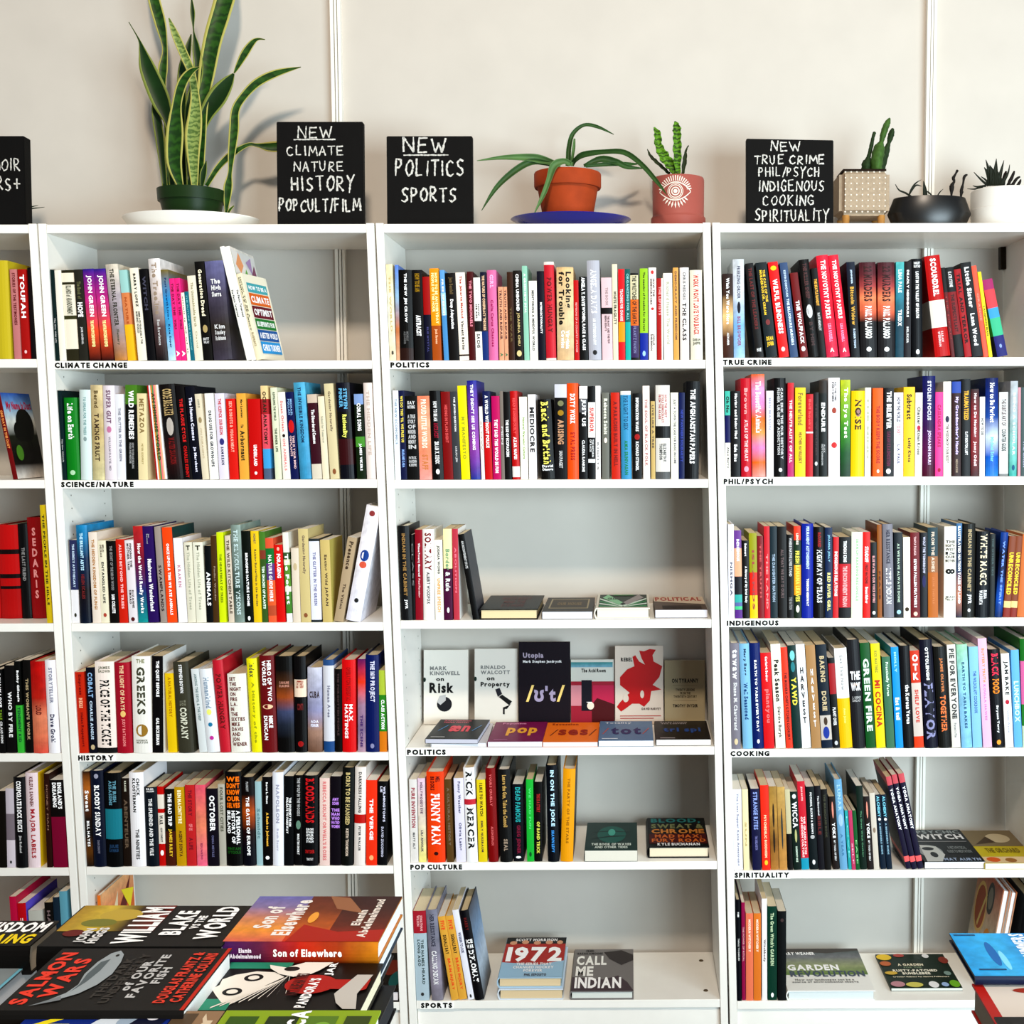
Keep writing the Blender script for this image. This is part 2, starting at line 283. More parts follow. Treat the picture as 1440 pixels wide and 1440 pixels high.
# Book rows: every line is one upright book:
# foot-left foot-right top-left top | flags | spine colours from top to bottom | lettering (text^from%^to%^colour^width%^mode; '?' = too blurred to name)
ROWS = [
("1 1 60 330 6 1055", r"""
98 142 52 295||0d302f|This One Wild Life^53^80^eee^30
146 200 99 300||eeeade|
205 310 130 300||3a3722 .03 ece6d6 .13 3a3722 .16 ece6d6 .5 4a4a2c .54 ece6d6 .87 3a3722|ISLANDS of ABANDONMENT^17^49^665
312 385 240 295||35342c|HOPE^36^52^fff^60|The Book of^13^32^775|JANE GOODALL^63^82^ddd^30
398 490 315 290||~3a2a9a c83a90 e86038 30100e|?JOHN GREEN^7^52^fff^50|THE ANTHROPOCENE REVIEWED^56^85^ffb^30
503 600 415 290||~3a2a9a c83a90 e86038 30100e|?JOHN GREEN^7^52^fff^50|THE ANTHROPOCENE REVIEWED^56^85^ffb^30
612 715 530 252|h|~dcd4c4 b8aeb4 a89ca0 c08a48|THE ETERNAL FRONTIER^5^64^443^35|Flannery^68^84^665^25
720 785 645 300||a8d0cc .25 d89060 .6 f0c030|?NATURE^30^60^b63^30
808 880 733 283||eee8d8|?BARRY LOPEZ^6^42^111^30|EMBRACE FEARLESSLY THE\nBURNING WORLD^47^82^333^50
884 955 812 290||0c0c14|?WITCH^8^45^556^40
963 1058 890 205|h|~eeeae8 d8ccc8 6a5454 1c1418|The Treeline^4^55^a98^45|Ben Rawlence^60^85^ccc^25
1063 1125 988 297||~8a7a30 3aa0d8 60b4e0 cfe8f5|Post Growth Living^9^55^147^35|Kate Soper^60^86^147^35
1128 1171 1065 370||e83a90|?THE DAY THE^6^45^824^45|WORLD^50^62^824^45|A^88^95^fff^60
1173 1218 1112 368||e83a90|?THE DAY THE^6^45^824^45|WORLD^50^62^824^45|A^88^95^fff^60
1221 1248 1160 490||f4f0e0|?small is all of it^5^90^222^40
1250 1283 1195 480||1f7a8a|?THE FUTURE WE CHOOSE^5^85^9dd^30
1286 1355 1212 348||e8e2d0|The Uninhabitable Earth^8^60^b0a888^30|David^66^85^b0a888^20
1357 1438 1273 228||14120e|Generation Dread^8^55^fff8dc^40|O^64^72^bba878^50^O|BRITT\nWRAY^77^83^ddd^60^H
"""),
("1 1 260 330 5.143 908", r"""
212 345 143 195|h|~7c7ca4 5a5468 40382f 504a58|The\nHigh\nSierra^18^36^eee^50^H|Kim\nStanley\nRobinson^64^80^ddd^55^H
448 480 240 88|s=f0f0ee|f2f0ea|?The Plastic Turnaround^38^62^222^45
482 518 283 88|s=~f0e8e0_a8c890_7070a8_e0b0b0|f2f0ea|?The Plastic Turnaround^38^62^222^45
"""),
("1 2 70 530 6 866", r"""
100 142 55 115||0d3034|This One Wild Life^54^80^eee^30
150 258 118 175|h|0f8a28|Life on Earth^7^50^fff^45|O^88^94^bdb^40^O
265 358 250 108|h|d5e2e0|TO SPEAK FOR THE TREES^8^50^8aa^25|O^52^57^9aa^30^O
365 465 343 68|h|~d8c8a0 c8b484 d0c8a0|TAMING FRUIT^30^80^543^40|Bernd^6^24^764^35
470 568 447 72|h|e2d9de|SUPER GUT^5^40^8a6a80^40|O^43^50^c8a^40^O|WILLIAM DAVIS, MD^54^90^a098a0^22
572 642 550 145||e6e6ea|THE GLITTER IN THE GREEN^16^78^889^30
645 745 635 68||5a8a30 .2 0e120c|WILD REMEDIES^6^57^fff^45|HOW TO FORAGE HEALING\nFOODS AND MEDICINE^61^88^aaa^40
750 828 725 140||e6d8b0|METAZOA^6^46^9a8458^50|PETER GODFREY^58^82^b8a878^20
900 990 820 72||Vb22 eee d94 696 e88 eb9 eee|?AN IMMENSE WORLD^8^80^553^30
1000 1130 920 65|h|~1c1410 1a1612 201c1c 401818 180e0e|CODE BREAKER^5^33^c8b080^60|O^35^54^c0b8b0^45^O|WALTER ISAACSON^56^84^822^40
1134 1205 1060 75||140d10|THE PLAGUE CYCLE^14^60^d33^40|CHARLES KENNY^64^98^c22^40
1208 1285 1140 80||0c1024|The Human Cosmos^12^58^eef^35|Jo Marchant^65^92^eef^35
1290 1345 1222 145||e0d6c0|?A BOOK OF^6^16^998^30|O^27^34^a97^50^O|ON FORAGING^40^75^ba8^25
1352 1425 1305 140||f0eee8|DRUG USE FOR GROWN-UPS^20^85^445^35
"""),
("1 2 300 530 6 868", r"""
53 132 10 140||e2dce8|THE ICEPICK SURGEON^6^48^c44^35|O^52^60^448^50^O|SAM KEAN^62^83^446^30
140 215 105 185||d8281c|SEX ROBOTS & VEGAN MEAT^3^66^f9b8a8^35
225 303 193 140||e8b050|Arbornaut^43^78^332^50|Meg Lowman^7^28^332^30|The^36^40^543^30
312 415 290 185||c8100c|UNDERLAND^57^83^fff^28|O^90^94^fff^22^O
430 490 397 75||e8d0a0 .14 b03038 .3 e06070 .67 50a8d8 .88 607088|OCEAN ANATOMY^6^63^432^50
525 580 480 90||dde0c8|?REWILDING THE WORLD^5^36^453^35|THE INNER LIFE^44^70^453^35
590 652 540 128||ece8de|ON ANIMALS^53^90^e99^35|Susan Orlean^10^45^d88^35|O^48^52^322^40^O
655 722 605 128||14225c|THIS IS YOUR MIND\nON PLANTS^50^88^e8c8c8^60|MICHAEL\nPOLLAN^8^27^9bd^55|O^32^47^c22^70^O
735 830 675 48|h|~60b4d4 58acd0 4a9cc0|THE INVISIBLE KINGDOM^5^62^246^30
838 918 790 148||d0c0b0 .1 4a1428 .82 d8d0c0|The Disordered Cosmos^18^58^fff^35
925 978 880 165||e6dcc4|?School for Tomorrow^24^56^aa9^35
990 1065 932 58||d8cca8|Gardening Naturally^8^50^876^35|O^89^95^964^40^O
1075 1190 1032 50|h|141428 .3 10100c .58 481018 .85 101020|Rationality^33^57^ff8^40|STEVEN\nPINKER^6^27^7bd^60
1215 1290 1185 145||90a8d0 .12 1a2a14 .5 5a9a40 .62 1a3010|?CORAL SONG^11^43^fff^45|JAMES VIKERS^58^90^fff^35
1298 1372 1265 50|h|e6dad4|?THE HIDDEN LIFE^8^75^c9b9b0^35
"""),
("1 3 80 700 6 1056", r"""
105 195 78 355||3a4068 .6 e6e4e6|THE REBEL'S APOTHECARY^5^57^cde^30|O^88^93^443^30^O
198 288 160 230|h|~2a98c8 0c3a60 201418 0a2038|THE BRILLIANT ABYSS^8^46^cef^30|HELEN SCALES^50^75^833^30
305 375 265 290||e8dcd0|THE HIDDEN KINGDOM OF FUNGI^8^85^b84^35
378 447 343 360||e8e2cc|ENTANGLED LIFE^26^76^444^30|MERLIN\nSHELDRAKE^5^20^765^50|O^88^93^b54^40^O
450 527 415 365||14120e|?THE SECRET OF THE BIRCH WOOD^6^60^999^30|IAIN COLLETE^65^88^fff^35
530 602 495 350||d03018|?ALLEN BEYOND THE TREES^6^83^fcc^30
610 682 570 358||e4dde0|FINDING THE\nMOTHER TREE^4^36^433^55|SUZANNE\nSIMARD^60^82^433^55|O^93^98^622^45^O
690 768 635 240||~c83838 8a2040 304080 20a0a0|How the World Really Works^18^90^fff^45
775 860 718 240||3a1a6a|Mushroom Wanderland^34^88^fff^40|Jess\nStarwood^8^18^bbb^30
878 930 820 245||a89c94|SWAMPLANDS^40^88^433^45
935 1018 885 250|s=0c4a48|f05a1c|ONCE UPON A TIME WE ATE ANIMALS^17^92^fff^28
1028 1100 980 340||f4f0f2|KRAKEN^32^58^c9a^35
1108 1175 1070 375||e0dccb|?The Hidden Life of Trees^12^84^bba^35|T^4^10^443^50^H
1180 1262 1145 375||e6e4d4|?The Hidden Life of Trees^12^84^bba^30|T^4^10^443^50^H
1266 1320 1243 405||0c1418|ANIMALS^34^78^fff^60
1322 1370 1288 320||5a4020|?Finding Wonder^35^75^a98^35
1374 1430 1333 290||d4e418|THE HEARTBEAT OF TREES^24^78^7a8a10^35
"""),
("1 3 310 700 6 1058", r"""
73 120 35 320||d8ccbc|?THE WILD KITCHEN TABLE^5^90^654^50
123 205 85 228|h|~98a8a0 8a9a94 405850 90a098|?THE SILVICULTURE VISIONS^5^92^cdd^45
211 282 175 280||0c1a10|BRINGING NATURE HOME^24^82^fff^30|O^93^98^fff^30^O
285 350 253 280||e8c828|Raising Butterflies in the Garden^20^82^764^35|HONEY^3^14^876^30
355 403 325 285||5a8a38 .2 904a38 .3 486a30|?TEN SHADES OF PLANTS^38^85^efe^45
408 475 375 340||e06848 .12 208040 .3 6a4a8a .5 e07040 .8 c06040 .92 e87048|?NATURE GUIDE HERE^20^75^eee^45
479 550 450 395||d81810|FORAGING^12^43^fff^45|O^3^8^eba^30^O
562 610 522 292||eae6dc .22 4a6a40 .3 dfe8c0 .36 6a9a40 .6 e8e8d8 .66 5a9040 .9 eee|?The Forest^24^80^fff^60
615 678 595 425||e0d4c4|?O^20^30^cb9^50^O
683 765 652 262||d2c290|Gardening Naturally^7^48^876^35|O^90^95^964^40^O
770 855 745 345||3c4448 .03 e4e4ee .97 3c4448|THE GLITTER IN THE GREEN^16^80^88a^30
866 945 840 355|s=d0c070|d0bc80|Eating Wild JAPAN^18^80^654^35
957 1036 1075 340||b8a488|?Presence^5^38^543^45|The Vision^55^85^654^30
1055 1180 1232 80|h|~f2eef2 f0ecf0 e8e6f0|?O^38^48^225098^60^O|O^48^54^d86a50^50^O|O^4^9^944^40^O|O^80^84^333^30^O
"""),
("1 4 90 890 6 1012", r"""
120 208 78 330||c83818|?Empress^3^28^811^40|IN EXILE^32^44^fca^40|Helen Rappaport^50^92^811^35
215 282 183 290||101428|COBALT^6^35^9bd^60|CHARLIE ANGUS^39^84^cde^35|O^90^96^cb9^50^O
287 450 258 240|h|f4e8e0 .94 222|PRICE OF THE TICKET^20^92^111^50|JAMES\nBALDWIN^5^12^887^60^H
454 580 425 248|h|b01c38|THE LIGHT OF DAYS^3^52^eca^28|O^53^60^ec8^35^O|JUDY BATALION^62^92^e99^25
590 745 570 195|h|eeece6|GREEKS^11^60^554^45|THE^3^7^997^45^H|O^70^83^a8853a^65^O|RODERICK\nBEATON^86^90^776^60^H
748 840 742 195|s=f0eeea|100c10|THE QUIET BEFORE^5^42^fff^35|GAL BECKERMAN^64^92^fff^30
880 955 850 340||e8c818|?A NATURAL HISTORY^5^55^b80^35
972 1100 918 245|h|4c4a3c|COMPANY^50^85^ddc^45|STEPHEN BOWN^3^34^eee^22|THE^42^48^887^40
1145 1210 1070 305||d8dcdc|?AMONG THE DEVIL & THE DEEP^6^62^899^35
1213 1317 1140 305|h|e8ebee|Humankind^10^47^9ab^45|O^48^55^ee8^40^O|O^64^69^2a8ab0^35^O|O^80^85^c4a^35^O
1322 1408 1250 230|h|c82c40|POWER HUNGRY^15^75^722^50
"""),
("1 4 320 890 6 1012", r"""
35 190 -3 345|h|ebe9e0|SET\nTHE\nNIGHT\nON\nFIRE\nL.A.\nIN\nTHE\nSIXTIES\nMIKE\nDAVIS\nAND\nJON\nWIENER^4^92^722^78^H
208 292 158 215|h|ece418|Index^5^20^774^50|A History of the^25^90^aa2^35
297 420 265 190|h|7c1a20|HERO OF TWO\nWORLDS^5^47^fff^62|MIKE\nDUNCAN^62^87^fff^62|O^50^55^eca^70^O
430 568 403 195|h|~141210 14110e 5a3a20 a85a28 505878 303848 100e0e 100e0e|?CAROLINE\nELKINS^26^32^c98^60^H
575 672 560 195|h|120e10 .24 f0dcc8 .42 120e10|?LETTERS^25^33^a54^60^H|CONTI^49^56^833^50^H|O^88^94^a22^50^O
680 800 675 290|h|~d0d0dc b8b8cc a0a0c0 b09080 7a5a48|CUBA^28^36^433^70^H|ADA\nFERRER^62^70^eef^55^H
815 905 805 225|h|3a6090 .06 d8d8de .88 2a5a90|?Human Ages^28^62^889^35
909 965 905 305||14100e|?THE FORGOTTEN PEOPLE^5^80^544^30
972 1085 965 225|h|d81018|?MAX\nHASTINGS^48^85^fff^60|OPERATION PEDESTAL^8^44^a11^35
1101 1165 1098 220||~702070 e84820 b090a8 907a98 c0a0b0|?THE SCENE^60^95^537^35
1171 1280 1165 185|h|0c2468|THE 1619 PROJECT^6^48^dde^45|O^91^96^99b^30^O
1284 1345 1275 315||b8c850 .3 3a9028 .75 d88820|CLASS ACTION^36^72^fff^45
"""),
("1 5 100 1060 6 950", r"""
118 190 80 148||~201410 c07830 7a4a28 302018 181818 704818 201810|Sweat^20^42^fff^60|BILL HAYES^52^79^fff^40
195 300 162 140|h|141e38|BLOODY SUNDAY^15^68^fff^42|O^3^8^aab^35^O|DAN SNOW^72^86^889^20
303 440 280 160|h|080e14 .38 2a8a98 .7 080c10|THE IRISH\nASSASSINS^8^34^7ab^45|JULIE\nKAVANAGH^76^84^357^55^H
445 510 408 205||2c2018|?KRAUSE^3^15^ddc^25|ABENTEUER^24^80^765^45
515 635 475 155|h|f4f2f4|THE NINETIES^60^92^333^26|CHUCK\nKLOSTERMAN^6^42^222^50
638 745 603 280|h|14202c|THE SPLENDID AND THE VILE^14^86^eee^30|ERIK\nLARSON^1^6^eee^60^H
747 800 722 275||c81810 .1 ece4d8 .28 c81810 .33 ece4d8 .72 c81810|?WAR^36^48^111^60|HOW CONFLICT^52^70^444^35|O^80^87^fff^55^O
805 885 790 295||1a1a14 .55 5a2a18|THE BAD TRIP^6^48^fff^40|JAMES RILEY^52^88^ec4^40
895 975 870 280||c8a010|AGENT SONYA^55^88^642^35|BEN MACINTYRE^4^46^fff8d0^40
980 1060 960 262||c83438|?THE STORY^6^38^823^40|OF US^48^56^e99^40|A LIFE^65^80^823^40
1066 1150 1045 262||~e86880 f09878 f07898|?EDUARDO^72^92^936^20
1158 1250 1140 292||1c1424|OCTOBER^9^55^fff^50|CHINA MIEVILLE^60^88^779^20
1255 1312 1237 255||bcb8ac|FOUR LOST CITIES^4^58^665^45
1316 1450 1298 150|h|0c0a0a|?WE\nDON'T\nKNOW\nOUR\nSELVES^5^38^f80^80^H|A PERSONAL\nHISTORY OF\nIRELAND^41^77^fff^80|FINTAN\nO'TOOLE^80^87^262^80^H
"""),
("1 5 320 1060 6 950", r"""
137 240 105 195|h|~100c10 180c0a c06018 301010 101020 101020|THE GATES OF EUROPE^22^88^fff^28|PLOKHY^5^16^bbb^20
248 300 230 232||a8c4c8|?Schmidt^32^68^7a9aa0^50
303 378 292 195||0c0a0e|?A Rush to Judgment^40^78^fc5^35|Roger L. Simon^6^30^fff^30|O^89^93^fff^45^O
385 475 380 155|h|e8eaf0|?NAPOLEON^13^54^aab^32|Ruth Scurr^60^84^bbc^20
478 556 478 187||0c1014|?THE JOURNEY FROM\nPOLGATE TO PARKWAY^24^64^fff^55
565 630 568 180||0a0a0c|?THE WOLF IN THE WOODS^3^45^bbb^40|O^50^60^798^60^O|MARTIN SHORT^65^88^eee^30
634 762 634 182|h|0c0c10|BLOODLANDS^3^52^d12028^58|EUROPE\nBETWEEN\nHITLER\nAND\nSTALIN^58^74^eee^48^H|SNYDER^82^86^b22^60^H|TIMOTHY^91^94^ccc^45^H
780 862 778 205||e8d0c8|?REBECCA SOLNIT ORWELL'S ROSES^4^94^d88^38
865 955 868 190||180e1c|THE\nMAN\nWHO\nHATED\nWOMEN^36^58^c9e^75^H|AMY\nSOHN^24^32^c9e^60^H
960 1058 972 115|h|141814|BORN TO BE HANGED^5^58^cb8^38|KEITH THOMSON^62^90^dcb^25
1068 1160 1078 110|h|e8e0da .48 c02018 .57 e8e0da|DARKNESS FALLING^5^46^444^28|PETER WALKER^60^85^555^22
1170 1260 1170 222||ec4420|THE VERGE^22^70^fff^35|O^88^94^fb8^40^O
1265 1345 1272 232||0e0e14|WILMINGTON'S\nLIE^6^48^dde^55|DAVID ZUCCHINO^54^90^ccd^25
"""),
("2 1 540 350 6 938", r"""
50 103 12 130||~e8dcb8 e8e4d0 e8dcc0|?THE WORLD^12^70^cb8^30|8^90^94^333^35^H
105 134 90 135||~6a90d8 a0c0d8 c88050 e0b898|
138 250 115 178|h|0c0a08 .86 3a2018|THE NEW JIM CROW^4^58^fff^25|MICHELLE\nALEXANDER^68^82^777^35
262 345 232 178||100c0c|ANTIRACIST^50^73^fff^50|HOW TO BE AN^4^24^a80^50
347 408 318 235||a81414 .45 101030|?ELIE MYSTAL^60^90^558^25
412 488 375 165||e8a018 .62 b05c18|?HOW TO BE AN EVERYDAY\nPEOPLE OF THE HOUR^5^60^fff8c0^65|Jack Bowen^66^82^fca^35
508 548 468 180||70a8d8 .25 a8d0e8 .5 5a98c8|?FREE SPEECH^10^50^eef^40
550 635 515 205||140e0c|Deep Adaptation^30^64^fff^40|Jem Bendell^5^24^764^45
640 718 600 200||f0e6da .93 322 .95 f0e6da|The Jakarta Method^4^52^b43^30|Vincent Bevins^55^88^333^30
722 775 697 192||5a0e14|THE TWO MICHAELS^10^62^e9a^40
777 832 745 243||f2f0ea .52 222220 .65 f2f0ea|?HOW\nISRAEL^32^50^333^60|SACHS^68^85^333^50
836 885 805 195||1a1e3c .3 3a3440 .67 204080|THE NATURE OF CONSPIRACY THEORIES^4^66^eca^45
888 965 867 180|h|d87aa8|?Celia Carus Chances^33^85^a26^28|GIRL^5^20^fbd^40
975 1015 962 320||e0a888|?TRUTH AND REPAIR^4^72^644^50|A^90^95^586^60
1019 1052 1005 320||e0a888|?TRUTH AND REPAIR^4^72^644^50|A^90^95^586^60
1056 1106 1032 195||4a2c18|?THE WAR^40^80^764^30
1110 1178 1078 183||241c14|CHINA UNBOUND^4^45^fff^38|JOANNA CHIU^47^84^cb8^38|O^89^96^dc9^60^O
1186 1228 1163 143||9ac8b4|?A GREEN NEW DEAL^8^50^eee^40
1233 1300 1220 270||ece8e0|?MENTORING A MINDFUL WORLD^12^88^444^30
1305 1366 1288 188||100e28|INTERSECTIONALITY^35^70^fff^28
"""),
("2 1 760 350 6 938", r"""
51 133 28 110|h|ece0d8 .03 c83040 .98 ece0d8|POWER HUNGRY^16^72^722^50
143 283 135 155|h|~e0c090 e0c8a0 d8c4a0 d8b890|Looking\nfor Trouble^5^62^111^75|Virginia\nCowles^68^88^fff^50
290 330 272 265||c01818|?REVISIONS OF A COUNTRY STRANGE^28^90^fcc^35
335 402 325 235||0c0a08|WOMEN, RACE & CLASS^36^88^fff^45|ANGELA Y. DAVIS^1^35^fff^45
410 515 390 100|h|b8b8c0|?ANGELA DAVIS^9^53^eeeef2^48|AN AUTOBIOGRAPHY^58^85^eee^25|O^90^95^333^35^O
523 612 512 243||e0c4c8 .36 100c0c .44 e0c4c8|?THE MANY AND THE FEW\nBEING ESSAYS^46^80^544^45|THE BOOK^12^34^a99^25
615 658 603 128||e2d8c0|WHITE FRAGILITY^28^63^333^55
662 715 655 170||d8202c .58 f0a020 .8 d8202c|?TEACHING FOR CHANGE^22^57^fdd^45
720 763 712 170||1a6a68 .58 20b0a8|?ORGANIZING FOR ALL^5^56^9cc^45
766 832 755 205||111 .02 d8d0b0 .3 e07828 .6 4a3868 .97 111|THE WRETCHED OF THE EARTH^3^58^222^55|FRANTZ FANON^61^92^88a^40
842 908 838 165||a0c830 .7 1838a0|?The meaning of freedom for the rest^4^68^331^35|O^90^96^acf^40^O
917 980 912 158||eee6e0|?HOW THE\nDEMOCRACIES^12^40^433^60|JOELLE\nSHRIBMAN^72^90^433^55|O^3^7^c44^40^O|O^43^46^c44^40^O
985 1037 980 248||Vb02828 b02828 b02828 eed|?THE LEFTISTS^10^45^eaa^40
1045 1120 1035 205||eee8dc|?Richard Haass The World^10^82^bba^35
1126 1170 1118 158||d8a860|?DEMOCRACY AND FREEDOM^4^78^865^40
1180 1255 1175 158|h|e8e0dc|THE CLASS^38^79^333^45|CHRIS HEDGES^5^35^888^30
1268 1370 1260 180|h|e0dccc|WORK WON'T LOVE YOU BACK^5^72^c22^45|SARAH\nJAFFE^76^84^443^60^H
"""),
("2 2 545 520 6 925", r"""
65 112 42 175||e8ecf0|?THE NEW ECONOMICS^9^60^9ab^40
115 165 88 175||1c2450|WE DO THIS 'TIL WE FREE US^6^58^ed6^45|MARIAME KABA^66^86^9be^45
168 270 140 222||10100e|SAY\nNOTHING^6^15^ddd^60^H|A TRUE\nSTORY\nOF\nMURDER\nAND\nMEMORY\nIN^22^63^ccc^62^H|PATRICK\nRADDEN\nKEEFE^72^84^ccc^62^H
273 375 243 222||~e89070 f0b898 e89878 f0a8a0|?PROUD LITTLE WORDS^4^62^fed^45|STAFF^70^88^c85^50
385 475 345 178|h|0c0a08|?HOW TO BE AN^12^34^eee^35|ANTIRACIST^36^53^a24^40|IBRAM X. KENDI^57^82^eee^40|O^88^94^fff^35^O
478 555 448 185||8a0e10|HIDING IN PLAIN SIGHT^15^58^d66^32
558 620 525 185||4a4c50|?THE JEWISH QUESTION^6^45^eee^32|SARAH JEN^62^80^ccc^32
625 697 583 135||f0e010|?MY MANIFESTO^33^78^aa3^38
705 785 668 92|h|~2838a0 8a50b0 a050b0 2848a0|THEY DIDN'T SEE US COMING^4^70^fff^32
794 822 770 310||e8e0dc|?SLOW^20^60^998^40
826 887 800 180||1a2860 .35 c81818|A WORLD WITHOUT POLICE^5^64^fff^45
892 960 875 222||c0106c|THEY SAID THIS WOULD BE FUN^28^92^fff^42
963 990 945 180||8a8078|?MEN^40^60^eee^50
993 1048 975 185||14100e|THE RISE OF ECOFASCISM^32^74^fff^45
1057 1118 1025 180|h|c01818 .85 e8e4e0 .97 c01818|?AZAR NAFISI^52^77^fff^42|READ DANGEROUSLY^8^48^e66^35
1125 1188 1110 228||f0ecdc|?Natural Warming Culture^25^75^8a5^35
1196 1260 1183 208||f0ecee|MEDIOCRE^15^68^333^62
1300 1412 1265 250|h|14100c|Black and British^3^81^f0e878^55|David\nOlusoga^82^90^fff^80^H
"""),
("2 2 765 520 6 920", r"""
93 195 88 122||d0d0d8 .14 141014|?ARISING^37^63^c9a080^50|IAN PAGET^70^88^ccc^30|O^17^23^886^50^O|O^27^33^a82^50^O
200 293 193 113|h|e86018|DIRTY WORK^11^42^fff^45|EYAL PRESS^51^80^a22^40
300 368 297 138||e8e4e2 .13 606064 .28 181618|JUST US^14^43^fff^60|CLAUDIA RANKINE^58^92^eee^35
375 432 373 138||0c0c0c .17 eee9e6 .55 0c0c0c .78 eee .82 0c0c0c|SUPERIOR^23^49^c43^60|THE RETURN\nOF RACE^57^76^ddd^60
437 478 434 135||ece8e6|?RIGHTS^60^90^999^35
490 552 488 192||7c7c74|?Rebecca Solnit^7^48^eed^50|O^52^58^fed^40^O
572 645 563 192||c83418|?A PARADISE BUILT IN HELL^10^85^822^45
655 740 645 180|h|e8e8e0 .04 ~4a9ac0|THE RIGHT TO SEX^5^44^268^45|AMIA SRINIVASAN^56^95^285^35
750 825 748 200||0e0c0c|INFORMATION WARS^5^44^fff^35|O^47^54^a22^60^O|RICHARD STENGEL^56^90^eee^35
838 895 832 135||ece0d8|?THE SOUL OF BLACK FOLK^14^86^b88^40
905 940 900 265||c8b078|?LIVE LIKE A TREE^5^60^765^50
945 1062 942 130|h|dcd8d2 .43 222 .56 dcd8d2 .92 666|HOW THE WEST\nSTOLE DEMOCRACY\nFROM THE ARABS^10^40^b66^60|ELIZABETH F.\nTHOMPSON^62^82^444^50
1072 1135 1068 192||f0ecd8|?JUST A TOWN THE CASE FOR BASIC INCOME^8^82^667^40
1138 1186 1140 192||10245c|?NEW PANTHERS SOLIDARITY^20^80^45a^45
1190 1305 1200 98|h|101014|THE AFGHANISTAN PAPERS^8^84^fff^38
"""),
("2 3 550 700 6 1035", r"""
88 182 55 237|h|1c1c1e|INDIAN IN THE CABINET^8^74^a85^30|JWR^78^88^eee^32
185 205 165 310||222222|?CLASS^10^60^999^60
209 272 200 268||9a1830|?Whose Poverty Mattered?^15^52^eee^35|Paul Farming^54^75^ecc^30
275 368 250 265|h|f0ece8|SOLITARY^4^45^822^60|ALBERT WOODFOX^47^82^444^30
375 445 360 355||f0ece0|UNFREE SPEECH^48^90^e0b070^38|JOSHUA WONG^7^42^333^38
449 520 438 262||f0e8b8 .43 5a1848|?Border^22^45^8a8^48|& Rule^47^68^eee^55|O^86^92^eee^30^O
530 580 513 262|s=f0ece8|c04858|?ABOLITION^20^70^e89^30
690 742 562 310|s=40404a|0e0c0c|?AN INCONVENIENT STATE^8^40^ccc^40
"""),
("3 1 1005 350 6 915", r"""
58 158 52 210||~3a2420 4a3020 f0c890 5a3420 4a2818|Wish You Were Here^5^60^fff^30|ALEXANDER^70^85^eee^20
162 255 148 88|h|~d0d4d8 d8dce4 8ab8e0 a8c8e8|FREEZING ORDER^7^40^667^30|O^43^55^223^30^O|BILL BROWDER^58^88^968^30
348 415 258 125||1e1a18|?THE LAST OF THE LEADERS^5^70^733^45|TORY^90^94^eee^60
437 530 345 120||1e2c30|THE CASE OF THE\nMURDEROUS DR. CREAM^8^55^ec4^50|DEAN\nJOBB^78^89^ec4^60^H|O^60^66^844^40^O
545 628 448 115||e02020|WILFUL BLINDNESS^18^75^fff^50|O^4^9^fc2^60^O|O^89^94^fcc^40^O
640 705 548 120||485e80|THE BILLIONAIRE MURDERS^38^87^def^35|KEVIN DONOVAN^8^36^cde^30
725 790 635 205||7a1418|THE WOLFPACK^33^84^fff^50|O^87^93^fff^50^O
800 885 708 95|h|1c1816|?THE KILLER SHEEP^4^40^644^40|O^46^60^ccc^60^O|BY HIM^64^88^544^35
887 940 813 165||14120e|?THE BEATLE BANDIT^12^42^eb5^45|NATE HENDLEY^50^70^ccc^40
946 1045 852 60|h|~e83850 e03048 d04060|THE NOVOTNY PAPERS^5^62^fff^42|LISA RUSSELL^67^85^eac^28|A^91^95^fff^35^H
1058 1142 957 58|h|~e83850 e03048 d04060|THE NOVOTNY PAPERS^5^62^fff^42|LISA RUSSELL^67^85^eac^28|A^91^95^fff^35^H
1155 1225 1110 112||~14223c 10141c 141820|Bitcoin Widow^26^66^d9b050^45|JENNIFER^8^23^cde^25|ROBERTSON^70^90^cde^25
"""),
("3 1 1200 350 6 905", r"""
62 200 48 115|h|~5a2a34 6a3038 a85050 e89068 e07858 2a2426 262428 262428 262428|22 MURDERS^4^41^422^50|PAUL PALANGO^46^80^fff^42|O^89^94^fff^30^O
210 350 205 115|h|~5a2a34 6a3038 a85050 e89068 e07858 2a2426 262428 262428 262428|22 MURDERS^4^41^422^50|PAUL PALANGO^46^80^fff^42|O^89^94^fff^30^O
356 424 360 110||~60b8b8 388898 1a5060 1a5060|?TREDX^50^67^fff^45|LINA PALE^8^32^dff^45
426 485 425 105||20101c|DEADLY NEIGHBOURS^9^58^fff^32|BELSKER^68^85^ddd^30
498 585 485 85|h|14181e|LOST IN THE VALLEY OF DEATH^13^60^fff^30|HARLEY\nRUSTAD^3^9^eee^60^H|O^92^97^fff^35^O
690 820 598 65|h|b81818 .44 dcd8d0 .71 b81818|SCOUNDREL^3^40^fff^38|SARAH\nWEINMAN^75^90^ecc^35
826 858 740 160||1a1614 .27 6a1014|?THE DEAD^30^80^a44^40
862 935 770 160||0e0c0c .27 8a1018 .75 0e0c0c|?THE SUSPECT'S LAST^30^72^422^40|KATE STONE^5^22^ddd^40
942 1000 843 175||a81420|?TRIAL AND TERROR^5^85^300^50
1007 1095 905 120||1e1c1e|Little Sister^5^48^fff^45|Lana Wood^54^88^fff^42
1100 1142 985 145||e86850|?ORANGE^30^60^f98^40
1145 1175 1030 195||e0d428|?LAUGHING MAN^40^75^651^50
1217 1305 1085 265||a83070 .13 e05058 .37 48a0d0 .5 48b890 .73 201c78|?O^84^89^9ae^25^O
"""),
